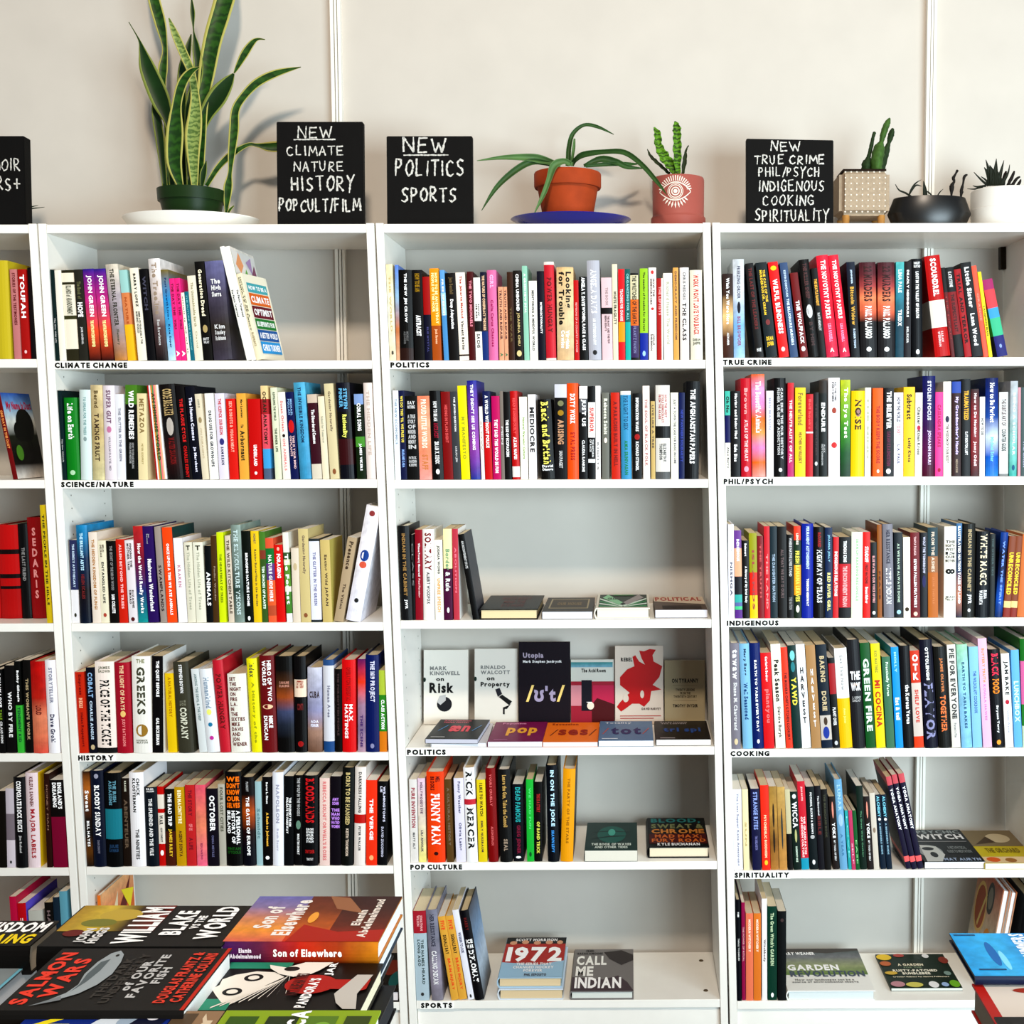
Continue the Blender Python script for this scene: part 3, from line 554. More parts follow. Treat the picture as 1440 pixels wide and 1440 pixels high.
("3 2 1005 520 6 900", r"""
68 135 62 180||50b8a8 .28 181c60 .6 e4e0d8|?Oh No^6^25^222^60|Alex Barry^65^90^333^40
140 215 138 180||100c0e|Having and Being Had^3^55^fff^38|Eula Biss^62^82^fff^35
225 310 218 72|h|c01c34|ATLAS OF THE HEART^42^84^fcc^35|Brown^10^36^eaa^35|O^89^95^eab^45^O
318 428 308 38|h|~e87828 e8a0c8 e890c0 e87820 e8a058 e890c0 e87820 e8a098|?The Beautiful Animals^7^57^fee^42
438 497 436 178||ece8ec|?MEG MASON^8^45^aab^35
505 603 500 70|h|141416|?CARL ERIK THE OUR HISTORY\nFISHER URGE OF ADDICTION^10^82^ccc^50|O^91^95^fff^30^O
616 668 616 110||~c82c38 b82c50 c04080|?THE NEUTRALITY OF ALL^18^85^fdd^45
678 765 680 150||e8c828|Foreverland^6^42^984^50|HEATHER HAVRILESKY^50^85^864^30
770 828 773 205||c01c28 .45 ddd .47 c01c28|?Bell hooks^6^42^f66^35
832 880 832 190||201014|?THE WOUND^12^75^544^30|O^82^87^ccc^50^O
885 948 882 90||3a3028 .13 161c16|ENDURE^23^53^fff^50|ALEX\nHUTCHINSON^66^88^bbb^50
960 1055 958 68|h|ece8ea|?ALL THE TIME\nEVERYWHERE^4^24^333^40|O^65^71^c44^50^O|O^30^36^a54^40^O
1062 1143 1063 85||~c0c828 88b028 489828 186028 284830|The Eye Test^8^60^eed^50
1147 1258 1155 178|h|f0c810|NOISE^10^45^543^50|O^22^30^a88^40^O
1265 1315 1265 150||e0e4d0|?THE MIND^10^80^bba^35
1335 1420 1335 155||f06c10|?THE BODY KEEPS THE SCORE^20^85^a33^35|O^92^96^fed^25^O
"""),
("3 2 1200 520 6 893", r"""
255 335 262 153||181014|THE BELIEVER^4^46^fff^50|SARAH KRASNOSTEIN^49^88^735^40|O^91^97^fff^50^O
342 419 341 192||e8e4e8|?HOW THE WORLD^6^35^556^40|TOO SHORT^38^50^e88^40|L.A. PAUL^62^85^668^30
422 516 425 145||e8c020|Subtract^8^36^222^45|Leidy Klotz^57^84^333^32
519 578 525 192||e4e0d4|Chatter^17^38^555^45|Ethan Kross^45^74^555^40|O^39^45^b35^50^O
582 688 582 52|h|~1c2468 2a2068 4a1860 6a1858 5a1430|STOLEN FOCUS^5^44^dde^30|JOHANN HARI^54^88^dce^30
691 755 692 188||e84c98|CASSANDRA SPEAKS^15^65^b12060^45|O^90^95^a14^40^O
760 825 758 100||ece6dc|THE WISDOM OF YOUR BODY^45^86^655^35|O^36^43^335^50^O
835 908 835 100||3858a8 .12 401c18|My Grandmother's Hands^16^77^dcf^45|MENAKEM^82^96^a98^25
916 985 918 78||141418|TRAUMATIZED^12^42^eb4^55|KATI MORTON, LMFT^54^78^eee^40
991 1058 992 162||~3a1418 901824 8a1824 501418|How to Do Nothing^5^55^fee^42|Jenny Odell^60^88^fdd^45
1065 1108 1068 228||ece8e4|HOW TO DIE^27^48^333^50
1115 1220 1115 70|h|~1a2c68 1a3c88 2858a0 d0dcf0 1868c0 3888d0|How to Be Perfect^5^45^fff^38|Michael Schur^60^85^8cf^28
1232 1305 1232 188||d8d8d6 .97 888|?THE SUBTLE ART OF^8^40^766^50|COUNTER GUIDE^44^70^222^50
1315 1376 1328 95|h|~c0c4c8 b0bcc0 90c8c0 50b0a8|?BEING A SCHOLAR^12^78^dee^35|O^88^94^268^40^O
1386 1410 1390 148||c898a0|
1413 1470 1415 148||506060|?THE CALM^60^90^aab^40
"""),
("3 3 1010 710 6 955", r"""
68 138 60 165|h|eceaf0|NISHGA^40^76^667^40|JORDAN ABEL^12^30^998^20
145 205 133 215||7a4a98 .2 e8b090 .52 2a2830 .73 48b0a8 .82 6a78a8 .86 58c890 .9 6a3a90|?INDIGENOUS^10^35^eef^40
210 262 203 300||14100e|A History of My Brief Body^33^80^fff^45|Belcourt^4^20^fff^35
270 335 258 238||a0a020 .46 d8301c .73 e8c418|?ISLANDS^20^90^a55^30
338 388 328 262||8a2028|?THE TRUTH^10^75^c66^30
392 439 385 180||c82838|?THE LAND^30^90^f99^35
442 502 430 180||243840|?THE DAUGHTER NATION^30^82^abc^40
508 582 500 182||1e1814|ALL THAT WE SAY IS OURS^25^78^766^35
585 638 582 250||14100e|?WHERE NATIVE LIVES STAND^4^50^ccc^45|THE NATION^75^90^999^50
643 700 633 178||d84828 .15 1a3a20 .42 e8a018 .75 183018|FRESH BANANA LEAVES^27^82^eee468^60|LENORE^8^20^fed^35|O^86^94^eed^50^O
705 800 705 158|h|1c34a0|PERMANENT ASTONISHMENT^3^48^cdf^28|TOMSON HIGHWAY^58^87^fff^22
808 900 805 185|h|161010|HIGHWAY OF TEARS^25^83^eee^48|McDIARMID^6^22^a33^30
904 964 902 190||103058|RED RIVER GIRL^50^92^f0e8a0^45|JOANNA JOLLY^8^38^9cd^35
968 1014 972 270||c82c34|INDIGENOUS RELATIONS^18^73^fee^55
1020 1115 1022 270||140e0e .33 c02030 .87 140e0e|THE INCONVENIENT INDIAN^36^86^fbb^40|THOMAS KING^5^31^fff^30
1122 1215 1125 228|h|e8ecdc|?SEARCH READING RECONCILE^8^80^9c9^22
1221 1283 1217 228||d02018|STANDOFF^17^35^fff^50|Bruce McIvor^64^83^fff^40|FIRST NATIONS^38^60^611^35
"""),
("3 3 1200 710 6 958", r"""
148 200 143 315||1c1818|?BLUE WATER & OUR VOICE OF FIRE^18^80^daa^40|O^91^96^eee^50^O
205 243 200 165||9a6020|?PEACE^50^80^631^40
258 343 245 162|h|8a8890|?LITTLE INDIAN^47^85^eee^50|HER RESISTANCE^6^42^445^38
348 420 342 232||18242c|AS WE HAVE ALWAYS DONE^13^82^bcb^28|O^91^96^acd^50^O
425 482 420 272||ece6dc|?O^87^92^431^60^O
487 563 480 232||7a1420|SEVEN FALLEN FEATHERS^31^88^fff^30|TANYA TALAGA^5^27^ecc^25|O^93^98^fcb^45^O
566 625 567 232||1a1820|?WOLF THE TOMORROW^5^48^ccd^35|O^50^65^336^50^O
632 715 622 190||2a4850 .32 a07048 .5 b87020|FROM THE ASHES^5^49^dcb^32|JESSE THISTLE^55^85^c85^25
762 862 768 182|h|f4f0e4|THE\nNORTH-\nWEST\nIS\nOUR\nMOTHER^15^39^444^80^H|8^46^52^222^80|JEAN\nTEILLET^76^81^555^80^H
868 915 868 155||~5080a8 202c48 304868 c08870 202c48|?ILLUSTRATED NATION TALES OF LAND^3^85^fff^45
922 1020 932 158|h|2c2c28|INDIAN IN THE CABINET^6^72^ba8^32|JWR^75^85^eee^40|O^90^94^ddd^25^O
1030 1143 1043 222|h|10161e|WHITE MAGIC^3^62^e8dcc0^50|ELISSA\nWASHUTA^68^85^eee^55
1148 1190 1153 245||182020|?THE OTHER SIDE^5^50^566^40
1192 1254 1246 232|h|~1850a0 101c38 102858 2060b8 183868|?WATER THE SPIRIT^10^85^8af^30
1262 1320 1318 265||8a4a20 .8 e0c890 .88 903018|?UNRECONCILED^20^72^f0d840^65
1323 1375 1375 265||8a4a20 .8 e0c890 .88 903018|?UNRECONCILED^20^72^f0d840^65
1380 1460 1432 250||c87838|
"""),
("3 4 1010 880 6 1037", r"""
90 190 75 145|h|8a8690|?tawaw^6^34^eee^55|Shane M. Chartrand^37^82^ddd^40|O^90^96^dca^40^O
210 292 175 150|h|8cbcd8|Well Seasoned^37^72^258^42|Mary Berg^5^30^246^32
296 385 260 145|h|102c70|EARTH TO TABLE EVERY DAY^16^84^fff^22|O^91^95^fff^25^O
389 475 355 228||d41c24|plantyou^38^73^e88^50|Carleigh Bodrug^4^30^fff^30
487 568 440 155||ece8d8|Peak Season^15^55^222^50|Deirdre Buryk^60^90^666^40
575 632 522 182||e44c30|?THE MODERN CHEF'S KITCHEN COOKERY^25^92^622^40
636 705 580 165||0c3c38|YAWD^31^58^f0e060^60|O^5^15^8cc^60^O|O^16^26^3a8a90^50^O
709 783 650 158||e6e8ea|H\nA\nR\nV\nE\nS\nT^22^76^444^45^H
790 870 733 165||b08c60|H\nA\nR\nV\nE\nS\nT^23^79^eee^30^H
876 965 820 160||142838 .68 c8c0b8 .92 102840|BAKING^11^36^cb9^45|DORIE^45^64^cb9^45|O^70^78^543^35^O|O^79^91^2a48a0^60^O
971 1025 925 270||1c1c1c .06 a82830 .4 18181c|?PLANT OVER^55^75^eee^50|O^92^97^ccc^50^O
1030 1133 973 190|h|f4f2f0 .5 e8c010|?Eat This Now^7^42^aaa^25|Anna Jones^60^75^fe8^22
1140 1240 1085 118|h|2c2c30|THE\nWOK^29^47^fff^80^H|J. KENJI\nLOPEZ-ALT^52^57^bbb^70^H|O^40^42^c95^60^O
1250 1330 1193 145||0c6028|GREEN FIRE^15^84^ded^62
1336 1412 1283 150||e0d010|MI COCINA^35^80^c03820^60|RICK MARTINEZ^7^28^994^30
"""),
("3 4 1200 880 6 1037", r"""
282 350 240 262||4c7c60|Practically Vegan^6^43^ded^42
360 422 315 180||189ae0|?Eat & tell^50^72^fff^55|MOLLY^5^25^adf^30
425 510 388 168|h|1c1c20|the Korean Vegan^38^76^fff^50
516 595 475 210||c84018 .33 d0c4bc .88 d84c18|O\nT\nK^4^30^fff^62^H|SHELF LOVE^40^74^c43^40
608 715 550 118|h|1a1a30|FLAVOR^40^92^99b^70|OTTOLENGHI^7^37^fff^25
722 828 674 178|h|20201c|TOGETHER^48^84^e88850^45|JAMIE OLIVER^11^45^c85^28
834 905 787 160||d8d4cc|PIE FOR EVERYONE^4^72^444^60|Petee's Pie^76^90^999^30
915 1003 868 158|h|~a8d8b8 98c8e0 90c4e4|EARTH TO TABLE BAKES^17^81^368^25
1010 1086 973 178||90c0e0|?THE WILDCRAFT COOKBOOK^24^66^57a^35
1097 1170 1048 108||e4b8d0|?BUTTERY TRUTH^9^40^e96^30|KOULLA HAWES^42^75^c8b^25
1176 1278 1132 200|h|1a181e|BLACK^4^27^e84060^55|FOOD^30^45^f0982c^55|Bryant Terry^57^85^fff^22|O^92^97^fa4^35^O
1284 1352 1243 235||eceae6|JAM BAKE^8^44^333^60|O^49^54^b24^50^O|Camilla Wynne^60^84^aab^35
1360 1425 1328 205||70b0e0|LUNCHBOX^32^74^cef^62
1430 1520 1403 110|h|2a7a30 .2 d878a8 .6 3a8a40 .8 c8d8c0|
"""),
("3 5 1015 1060 6 987", r"""
98 180 78 300||e8e8f0|?The Lost Supper Kate Armstrong^5^95^99a^30
186 235 170 300||ece0b8|?SUN^40^70^cb8^30
262 335 242 295||20204c|STRANGE RITES^4^50^9ad^50|TARA ISABELLA BURTON^58^75^88b^30
342 412 322 265||e83c24|?PSYCHEDELIC BUDDHISM^35^85^fdb^30|O^88^94^fc4^40^O
416 482 395 275||~a88848 c09850 906830 b88848|?O^20^50^3a2a18^25^O|O^50^80^3a2a18^25^O
488 553 455 280||~c8a868 b89050 c89858|?O^25^70^2a4048^20^O|O^40^75^2a4048^18^O
561 602 530 300||c8c0a0 .55 18100c|
608 672 560 320||142c24|WICCA^13^46^eee^65|O^3^9^ddd^50^O|O^48^65^bb8^30^O|HARMONY NICE^70^90^ded^25
675 738 632 232||c82c40 .87 28a0b8|?THE GRAND PATHS\nOF HIDDEN CULTURE^40^86^fdd^60|JEAN HAYES^6^22^fcc^30
745 815 708 278||102024|POTIONS, ELIXIRS & BREWS^7^57^eee^28|O^58^63^bbb^50^O|O^88^94^eee^35^O
819 869 775 270||181420|?The Illustrated^12^35^ddd^30|BIBLE^36^58^733^50
872 925 828 300||181410|?THE MAGICIANS BOOK^6^60^554^35
940 993 900 360||2c201c|YOKE^36^57^fff^48|MY YOGA OF SELF^60^88^ddd^30|O^7^30^d98^28^O
999 1062 945 215|h|7aaac8|?LUNAR^6^35^acd^45|O^38^52^a8c4d8^60^O|A YEAR^60^85^58a^30
1070 1097 1035 478||30a8a8|?LOVE^10^80^9ee^30
1099 1131 1065 478||c04870|?SELF^55^90^fcd^35
1134 1165 1100 478||1c6838|?EASE^50^90^aea^35
1169 1225 1130 270||0c2c20|?The Green Witch Cooking^30^85^697^30
1230 1280 1165 360||2c201c|YOKE^36^57^fff^48|MY YOGA OF SELF^60^88^ddd^30|O^7^30^d98^28^O
1285 1330 1225 330||d0c8bc|?O^45^52^987^50^O
1342 1388 1283 345||10283c|?ALCHEMY^2^30^8cd^50|O^31^35^eee^50^O|A BEGINNERS GUIDE^38^80^9bc^30
1394 1440 1338 345||10283c|?ALCHEMY^2^30^8cd^50|O^31^35^eee^50^O|A BEGINNERS GUIDE^38^80^9bc^30
"""),
("3 5 1240 1060 7.2 1190", r"""
250 303 35 235||c86068 .09 241c3c .86 e87070 .92 241c3c|YOGA ANATOMY^13^58^fff^50
308 360 95 215||c86068 .09 241c3c .86 e87070 .92 241c3c|YOGA ANATOMY^13^58^fff^50
367 425 160 205||c86068 .09 241c3c .86 e87070 .92 241c3c|YOGA ANATOMY^13^58^fff^50
"""),
("3 6 1020 1230 6.545 1172", r"""
100 152 85 230|h|0c0c1c|?WOMEN^12^17^fff^35|THINGS TO ENDURE^38^60^fff^30
155 187 147 255||a01858|?THE POWER OF RITUAL^25^60^ecc^45
191 258 188 355||e88868|?MODERN WITCHERY^7^44^fed^32
262 328 260 355||e08838|?MODERN WITCHERY^7^44^fed^32
338 385 335 220||f0ecec|?Witchbody^40^62^766^50
390 475 388 290||0c4838|The Green Witch's GARDEN^7^63^cdb^38|O^92^97^fff^30^O
483 560 483 335||14181a|?O^8^12^544^40^O
"""),
("2 5 560 1060 6 915", r"""
105 170 90 215||e0dcd8|PURE INVENTION^10^58^a45^50|MATT ALT^64^84^555^30
176 237 163 205||~e0c8d8 e4d8c8 e8e090|?HOLLYWOOD'S EVE^5^42^636^35|LILI ANOLIK^62^88^446^30
252 398 237 150|h|e85010|FUNNY MAN^24^80^fff^52|MEL\nBROOKS^5^20^611^55|O^88^92^411^25^O
412 470 388 215||6a5028|?A CULTURAL HISTORY^10^80^876^35
491 572 467 205||e0dcea|Funny Weather^4^42^668^35|Olivia Laing^53^86^668^35
580 672 548 115|h|f2f2f2 .33 c83848 .39 f2f2f2|?RICK^4^30^111^60|MERCER^42^86^111^60
680 752 660 218||e0cc28|I LIKE TO WATCH^4^44^432^35|EMILY NUSSBAUM^50^88^654^25
765 845 735 120|h|8c0c10|?YOURS CRUELLY^6^40^d77^25|ALISON ESPACH^62^82^d77^25
862 965 838 130|h|1c1c1c|Leave the Gun, Take the Cannoli^6^62^c9a868^40|SEAL^75^88^a98^32
973 1060 963 255||101420|DEAD FAMOUS^4^49^3aa^50|GREG JENNER^53^90^824^45|O^93^96^fff^50^O
1088 1147 1078 215||28b848|?WE HAD FUN^10^60^6d8^30|O^88^94^063^35^O
1150 1215 1149 235||141210|?THIS IS A STORY^15^38^b33^45|OF BAND TRICK^50^90^dd6^40
1265 1358 1245 95|h|0c1420|IN ON THE JOKE^5^63^cef^42|SHAWN LEVY^67^90^5ae^25
"""),
("2 5 780 1060 6 910", r"""
50 154 72 125|h s=1a1412|e8a818|?THE PARTY OF THE STARS^10^80^a70^22
"""),
("2 6 560 1230 6 1068", r"""
155 262 118 305||b03040 .25 b8c8d0|THE NAMES HEARD\nLONG AGO^32^82^566^50|JONATHAN\nWILSON^5^22^ebb^45|O^91^95^444^25^O
285 380 230 295|h|~9090a0 8a8a98 a8a0b0 8a8690|?CALLING INDIAN^45^82^eee^45|HER RESISTANCE^5^40^445^38
450 513 325 355||e0b050|?SIGNALS BAY^22^45^432^45|BRAIN INJURY^50^88^e86030^45|FIVE^5^16^e86030^50
517 582 387 350||e0b050|?SIGNALS BAY^22^45^432^45|BRAIN INJURY^50^88^e86030^45|FIVE^5^16^e86030^50
592 645 450 300||e8e8f0|?WE BEGIN TO LOOK^25^48^447^45|O^94^98^333^30^O
650 728 515 305|h s=~50505c_8aa8c8_d0dce8_1a2030|14121a|?ICE\nWAR^32^42^fff^70^H|DIPLOMAT^44^80^fff^58|HARRY^8^22^722^35
"""),
("0 1 0 300 6.546 1345", r"""
-40 108 -80 435|h|c8b830|
135 202 88 515||c88888|?STORIES OF THE TESTIMONIES^4^62^722^40
206 282 160 515||b01c18|TOUFAH^6^54^fff^55|O^90^94^ecc^30^O
290 335 250 500||1c1014|
"""),
("0 2 0 520 8 1238", r"""
150 205 -55 265|s=~3868b8_90b8d8_e0e0d8_2a3020_181410_181410_e8e0d8|7a1014|?ONE DAY IN THE DUST^20^64^e8a060^50
"""),
("0 3 0 690 7.2 1270", r"""
-60 16 -110 345|y=.08|b01414|
22 222 -25 345|h y=.08|c01818 .26 200a0a .31 c01818 .52 200a0a .57 b81414 .65 200a0a .68 b01414|
230 325 178 335|h y=.08|0c0c0e|?THE LAST FRIEND^25^60^999^35
332 468 268 270|h y=.08|a01018|?S\nE\nD\nA\nR\nI\nS^10^80^eaa^42^H
"""),
("0 3 0 690 7.2 1325", r"""
478 535 402 145||d0b820|?THE PEOPLE IN THE HILLS^8^85^442^40
"""),
("0 4 0 880 7.2 1297", r"""
-60 -4 -110 430||2a2420|
0 62 -45 440||101010|?RSHAW LOVE^5^45^fff^50|CRAIG FINN^62^88^ddd^40|TALE^48^60^8a3^40
72 170 42 400||141212|WHO BY FIRE^30^82^eee^40
182 246 122 358||0c100c .48 48b848|TENEMENT KID^50^88^264^45|Bobby Gillespie^10^44^fff^45
262 340 228 345||14120e|THIS WOMAN'S WORK^20^86^ba8^38
345 490 285 358|h|~c01010 c02018 c03020 e09070 e08868 d86050|?LOUD^48^58^722^40
498 613 435 345|h|f0eef2|STORYTELLER^8^46^99a^32|Dave Grohl^58^88^446^40
"""),
("0 5 0 1060 7.2 1157", r"""
-10 68 -25 375||1c1810|
75 157 25 350||c8c0c8 .32 8a8088 .65 d8d0d8|?O^91^95^333^25^O
167 282 112 235|h|141418|CORPORATE ROCK SUCKS^4^60^fff^42|Jim Ruland^64^83^ccc^25
290 415 240 190|h s=e8c020|e8d8dc|MAJOR LABELS^38^90^b02838^45|KELEFA SANNEH^4^35^855^30
478 532 442 200||3a1c14|?MONEY MAN^12^60^a87^30
545 690 488 265||181210 .42 8a1040|ENGLAND'S\nDREAMING^3^33^fff^65
"""),
("0 6 0 1220 4.8 910", r"""
110 155 62 195||c01c50|
165 222 115 240|s=7060d0|c01424|?LL^15^20^fff^40^H
236 330 190 290||c0c0b8|
344 398 298 235||1c1814|?HALF^8^30^877^40
400 440 355 200||243848|
446 497 398 160||70a8b8|
"""),
]
# ---------------------------------------------------------------- the room
wallm = mat('cfcac2', .7, 'wall', bump=.12, noise=.05, scale=9)
trimm = mat('efece4', .4, 'trim')
tag(box('wall_back', -4.5, 4.5, WALL, WALL+.12, 0, 4.2, wallm), kind='structure')
tag(box('floor', -4.5, 4.5, -7, WALL+.12, -.05, 0, mat('6b5a48', .5, 'floor', bump=.1, noise=.3, scale=6)), kind='structure')
n = 0
for k in range(-2, 3):
    n += 1; x = -.1739 + 1.5356*k
    r = tag(obj('trim_%d' % n, *(lambda P: ([(a, b, z) for z in (0, 4.2) for a, b in P], [(i, (i+1) % len(P), (i+1) % len(P)+len(P), i+len(P)) for i in range(len(P))]))(
        [(x-.0125, WALL), (x-.0125, WALL-.022), (x-.0045, WALL-.022), (x-.0045, WALL-.004), (x-.002, WALL-.004), (x-.002, WALL-.020), (x+.003, WALL-.020), (x+.003, WALL-.004), (x+.0055, WALL-.004), (x+.0055, WALL-.018), (x+.0125, WALL-.018), (x+.0125, WALL)]), trimm), kind='structure')

# ---------------------------------------------------------------- bookcases
T = .0185; D = .28; HT = 2.02
BAYX = [-1.6, -.8, 0., .8]
VC = [20, 330, 790, 1230]          # where the heights of the boards were read
UY = [[505, 675, 877, 1060, 1221, 1411], [507, 674.7, 876, 1059, 1218.7, 1411], [506.5, 674.5, 872, 1051, 1212.5, 1407], [502.8, 670.5, 869.5, 1053, 1224, 1407.5]]
DESC = ['bookcase cut off by the left edge, under the half-hidden chalkboard', 'left full bookcase, under the tall snake plant', 'middle bookcase, under the terracotta pot and blue plate', 'right bookcase, under the dotted planter and cactus']
SH = {}
CASES = []
for b in range(4):
    x0, x1 = BAYX[b]+.0022, BAYX[b]+.8-.0022
    root = empty('bookcase', (0, 0, 0), 'tall white '+DESC[b], 'bookcase', 'white bookcases standing side by side')
    root.location = (x0-RACK*(-1)+.4, .14, 0); L = root.location
    CASES.append(root)
    def rb(name, a0, a1, y0, y1, z0, z1, m=WHITE, rack=True, bev=.0008):
        v = boxv(a0, a1, y0, y1, z0, z1)
        zc = (z0+z1)/2
        v = [(p-(RACK*((r if rack else zc)-1))-L.x, q-L.y, r-L.z) for p, q, r in v]
        o = obj(name, v, BF, m, root)
        if bev: soften(o, bev, 1)
        return o
    rb('side_panel', x0, x0+T, 0, D, 0, HT); rb('side_panel', x1-T, x1, 0, D, 0, HT)
    rb('top_board', x0+T+.0006, x1-T-.0006, .0015, D, HT-.002-.0205, HT-.002, rack=False)
    SH[b, 0] = HT-.002
    for i, y in enumerate(UY[b]):
        z = at(VC[b], y, 0).z; SH[b, i+1] = z
        rb('shelf', x0+T+.0006, x1-T-.0006, .0015, D-.002, z-.0205, z, rack=False)
    rb('plinth', x0+T+.001, x1-T-.001, .012, .026, 0, SH[b, 6]-.0215, rack=True)
    # nails of the adjustable shelves: rows of drilled holes near the front and the back of the left panel
    vs=[];fs=[]
    for yy in (.045, .235):
        for k in range(52):
            zz = .22+k*.032; xx = x0+T+.0004-RACK*(zz-1)
            c0=len(vs); vs += [(xx-L.x, yy+.0022*math.cos(j*math.pi/3)-L.y, zz+.0022*math.sin(j*math.pi/3)) for j in range(6)]; fs.append(tuple(range(c0,c0+6)))
    tag(obj('peg_holes', vs, fs, mat('6a6458', .8), root), kind='stuff')
    if b == 2:
        for u, v_ in ((986, 1350.5), (992.5, 1392.5)):
            p = on(u, v_, SH[2, 6]+.001)
            lathe('screw_cap', [(.0001, 0), (.0062, 0), (.0055, .0014), (.0001, .0016)], mat('6a5c48', .5), root, (p.x-L.x, p.y-L.y, SH[2, 6]), 14)
    if b == 3:
        p = at(1408, 365, D-.004)
        br = rb('wall_bracket', p.x+RACK*(p.z-1)-.009, p.x+RACK*(p.z-1)+.006, D-.03, D-.006, p.z-.028, p.z+.034, mat('3a3428', .4, 'bracket', metal=.6), bev=.002)
# card labels on the shelf fronts
LAB = [(1, 1, 'CLIMATE CHANGE', 77, 179), (1, 2, 'SCIENCE/NATURE', 86, 188), (1, 4, 'HISTORY', 110, 160), (2, 1, 'POLITICS', 549, 604), (2, 4, 'POLITICS', 572.5, 627), (2, 5, 'POP CULTURE', 577, 650), (2, 6, 'SPORTS', 592, 636),
       (3, 1, 'TRUE CRIME', 1016.5, 1085), (3, 2, 'PHIL/PSYCH', 1017.5, 1087), (3, 3, 'INDIGENOUS', 1022, 1095), (3, 4, 'COOKING', 1027, 1082), (3, 5, 'SPIRITUALITY', 1033, 1110)]
for b, s, t, u0, u1 in LAB:
    root = CASES[b]; L = root.location; z = SH[b, s]
    v = 507 if s == 1 else 0
    a0 = at(u0, UY[b][s-1]+6, 0).x; a1 = at(u1, UY[b][s-1]+6, 0).x
    c = obj('shelf_label', [(p-L.x, q-L.y, r-L.z) for p, q, r in boxv(a0-.003, a1+.003, -.0004, .0012, z-.0195, z-.0008)], BF, mat('fbfaf6', .5), root)
    uv, ff = layout(t, 2, gap=.13)
    obj('lettering', [(a0+u*(a1-a0)-L.x, -.0008-L.y, z-.0172+w*.0135-L.z) for u, w in uv], ff, mat('15130f', .6), c)

# ---------------------------------------------------------------- upright books
SHELFN = {(1,1):'climate change shelf',(1,2):'science/nature shelf',(1,3):'left bookcase third shelf',(1,4):'history shelf',(1,5):'left bookcase fifth shelf',
 (2,1):'top politics shelf',(2,2):'middle bookcase second shelf',(2,3):'middle bookcase third shelf',(2,5):'pop culture shelf',(2,6):'sports shelf',
 (3,1):'true crime shelf',(3,2):'phil/psych shelf',(3,3):'indigenous shelf',(3,4):'cooking shelf',(3,5):'spirituality shelf',(3,6):'bottom right shelf',
 (0,1):'cut-off bookcase top shelf',(0,2):'cut-off bookcase second shelf',(0,3):'cut-off bookcase third shelf',(0,4):'cut-off bookcase fourth shelf',(0,5):'cut-off bookcase fifth shelf',(0,6):'cut-off bookcase bottom shelf'}
rowbooks = {}
for hd, body in ROWS:
    q = hd.split(); b, s = int(q[0]), int(q[1]); ox, oy, sc, base = map(float, q[2:])
    for ln in body.strip().split('\n'):
        parts = ln.split('|'); b0, b1, t0, yt = map(float, parts[0].split()); fl = parts[1].split(); segs = [x for x in parts[3:] if x.strip()] if parts[2:] else []
        spine = parts[2].strip()
        Y = .004+random.random()*.004
        side = None
        for f_ in fl:
            if f_.startswith('y='): Y = float(f_[2:])
            if f_.startswith('s='): side = f_[2:]
        vb = oy+base/sc
        p0 = at(ox+b0/sc, vb, Y); p1 = at(ox+b1/sc, vb, Y); pt = at(ox+t0/sc, oy+yt/sc, Y)
        rowbooks.setdefault((b, s), []).append(dict(x0=p0.x, x1=p1.x, xt=pt.x, zt=pt.z, zb=p0.z, Y=Y, hard='h' in fl, side=side, spine=spine, segs=[x.replace('\\n', '\n') for x in segs]))
def clean(s):
    t = s.replace('- ', '-').replace('-\n', '-').replace('\n', ' ').split()
    return ''.join(t) if all(len(x) == 1 for x in t) else ' '.join(t)
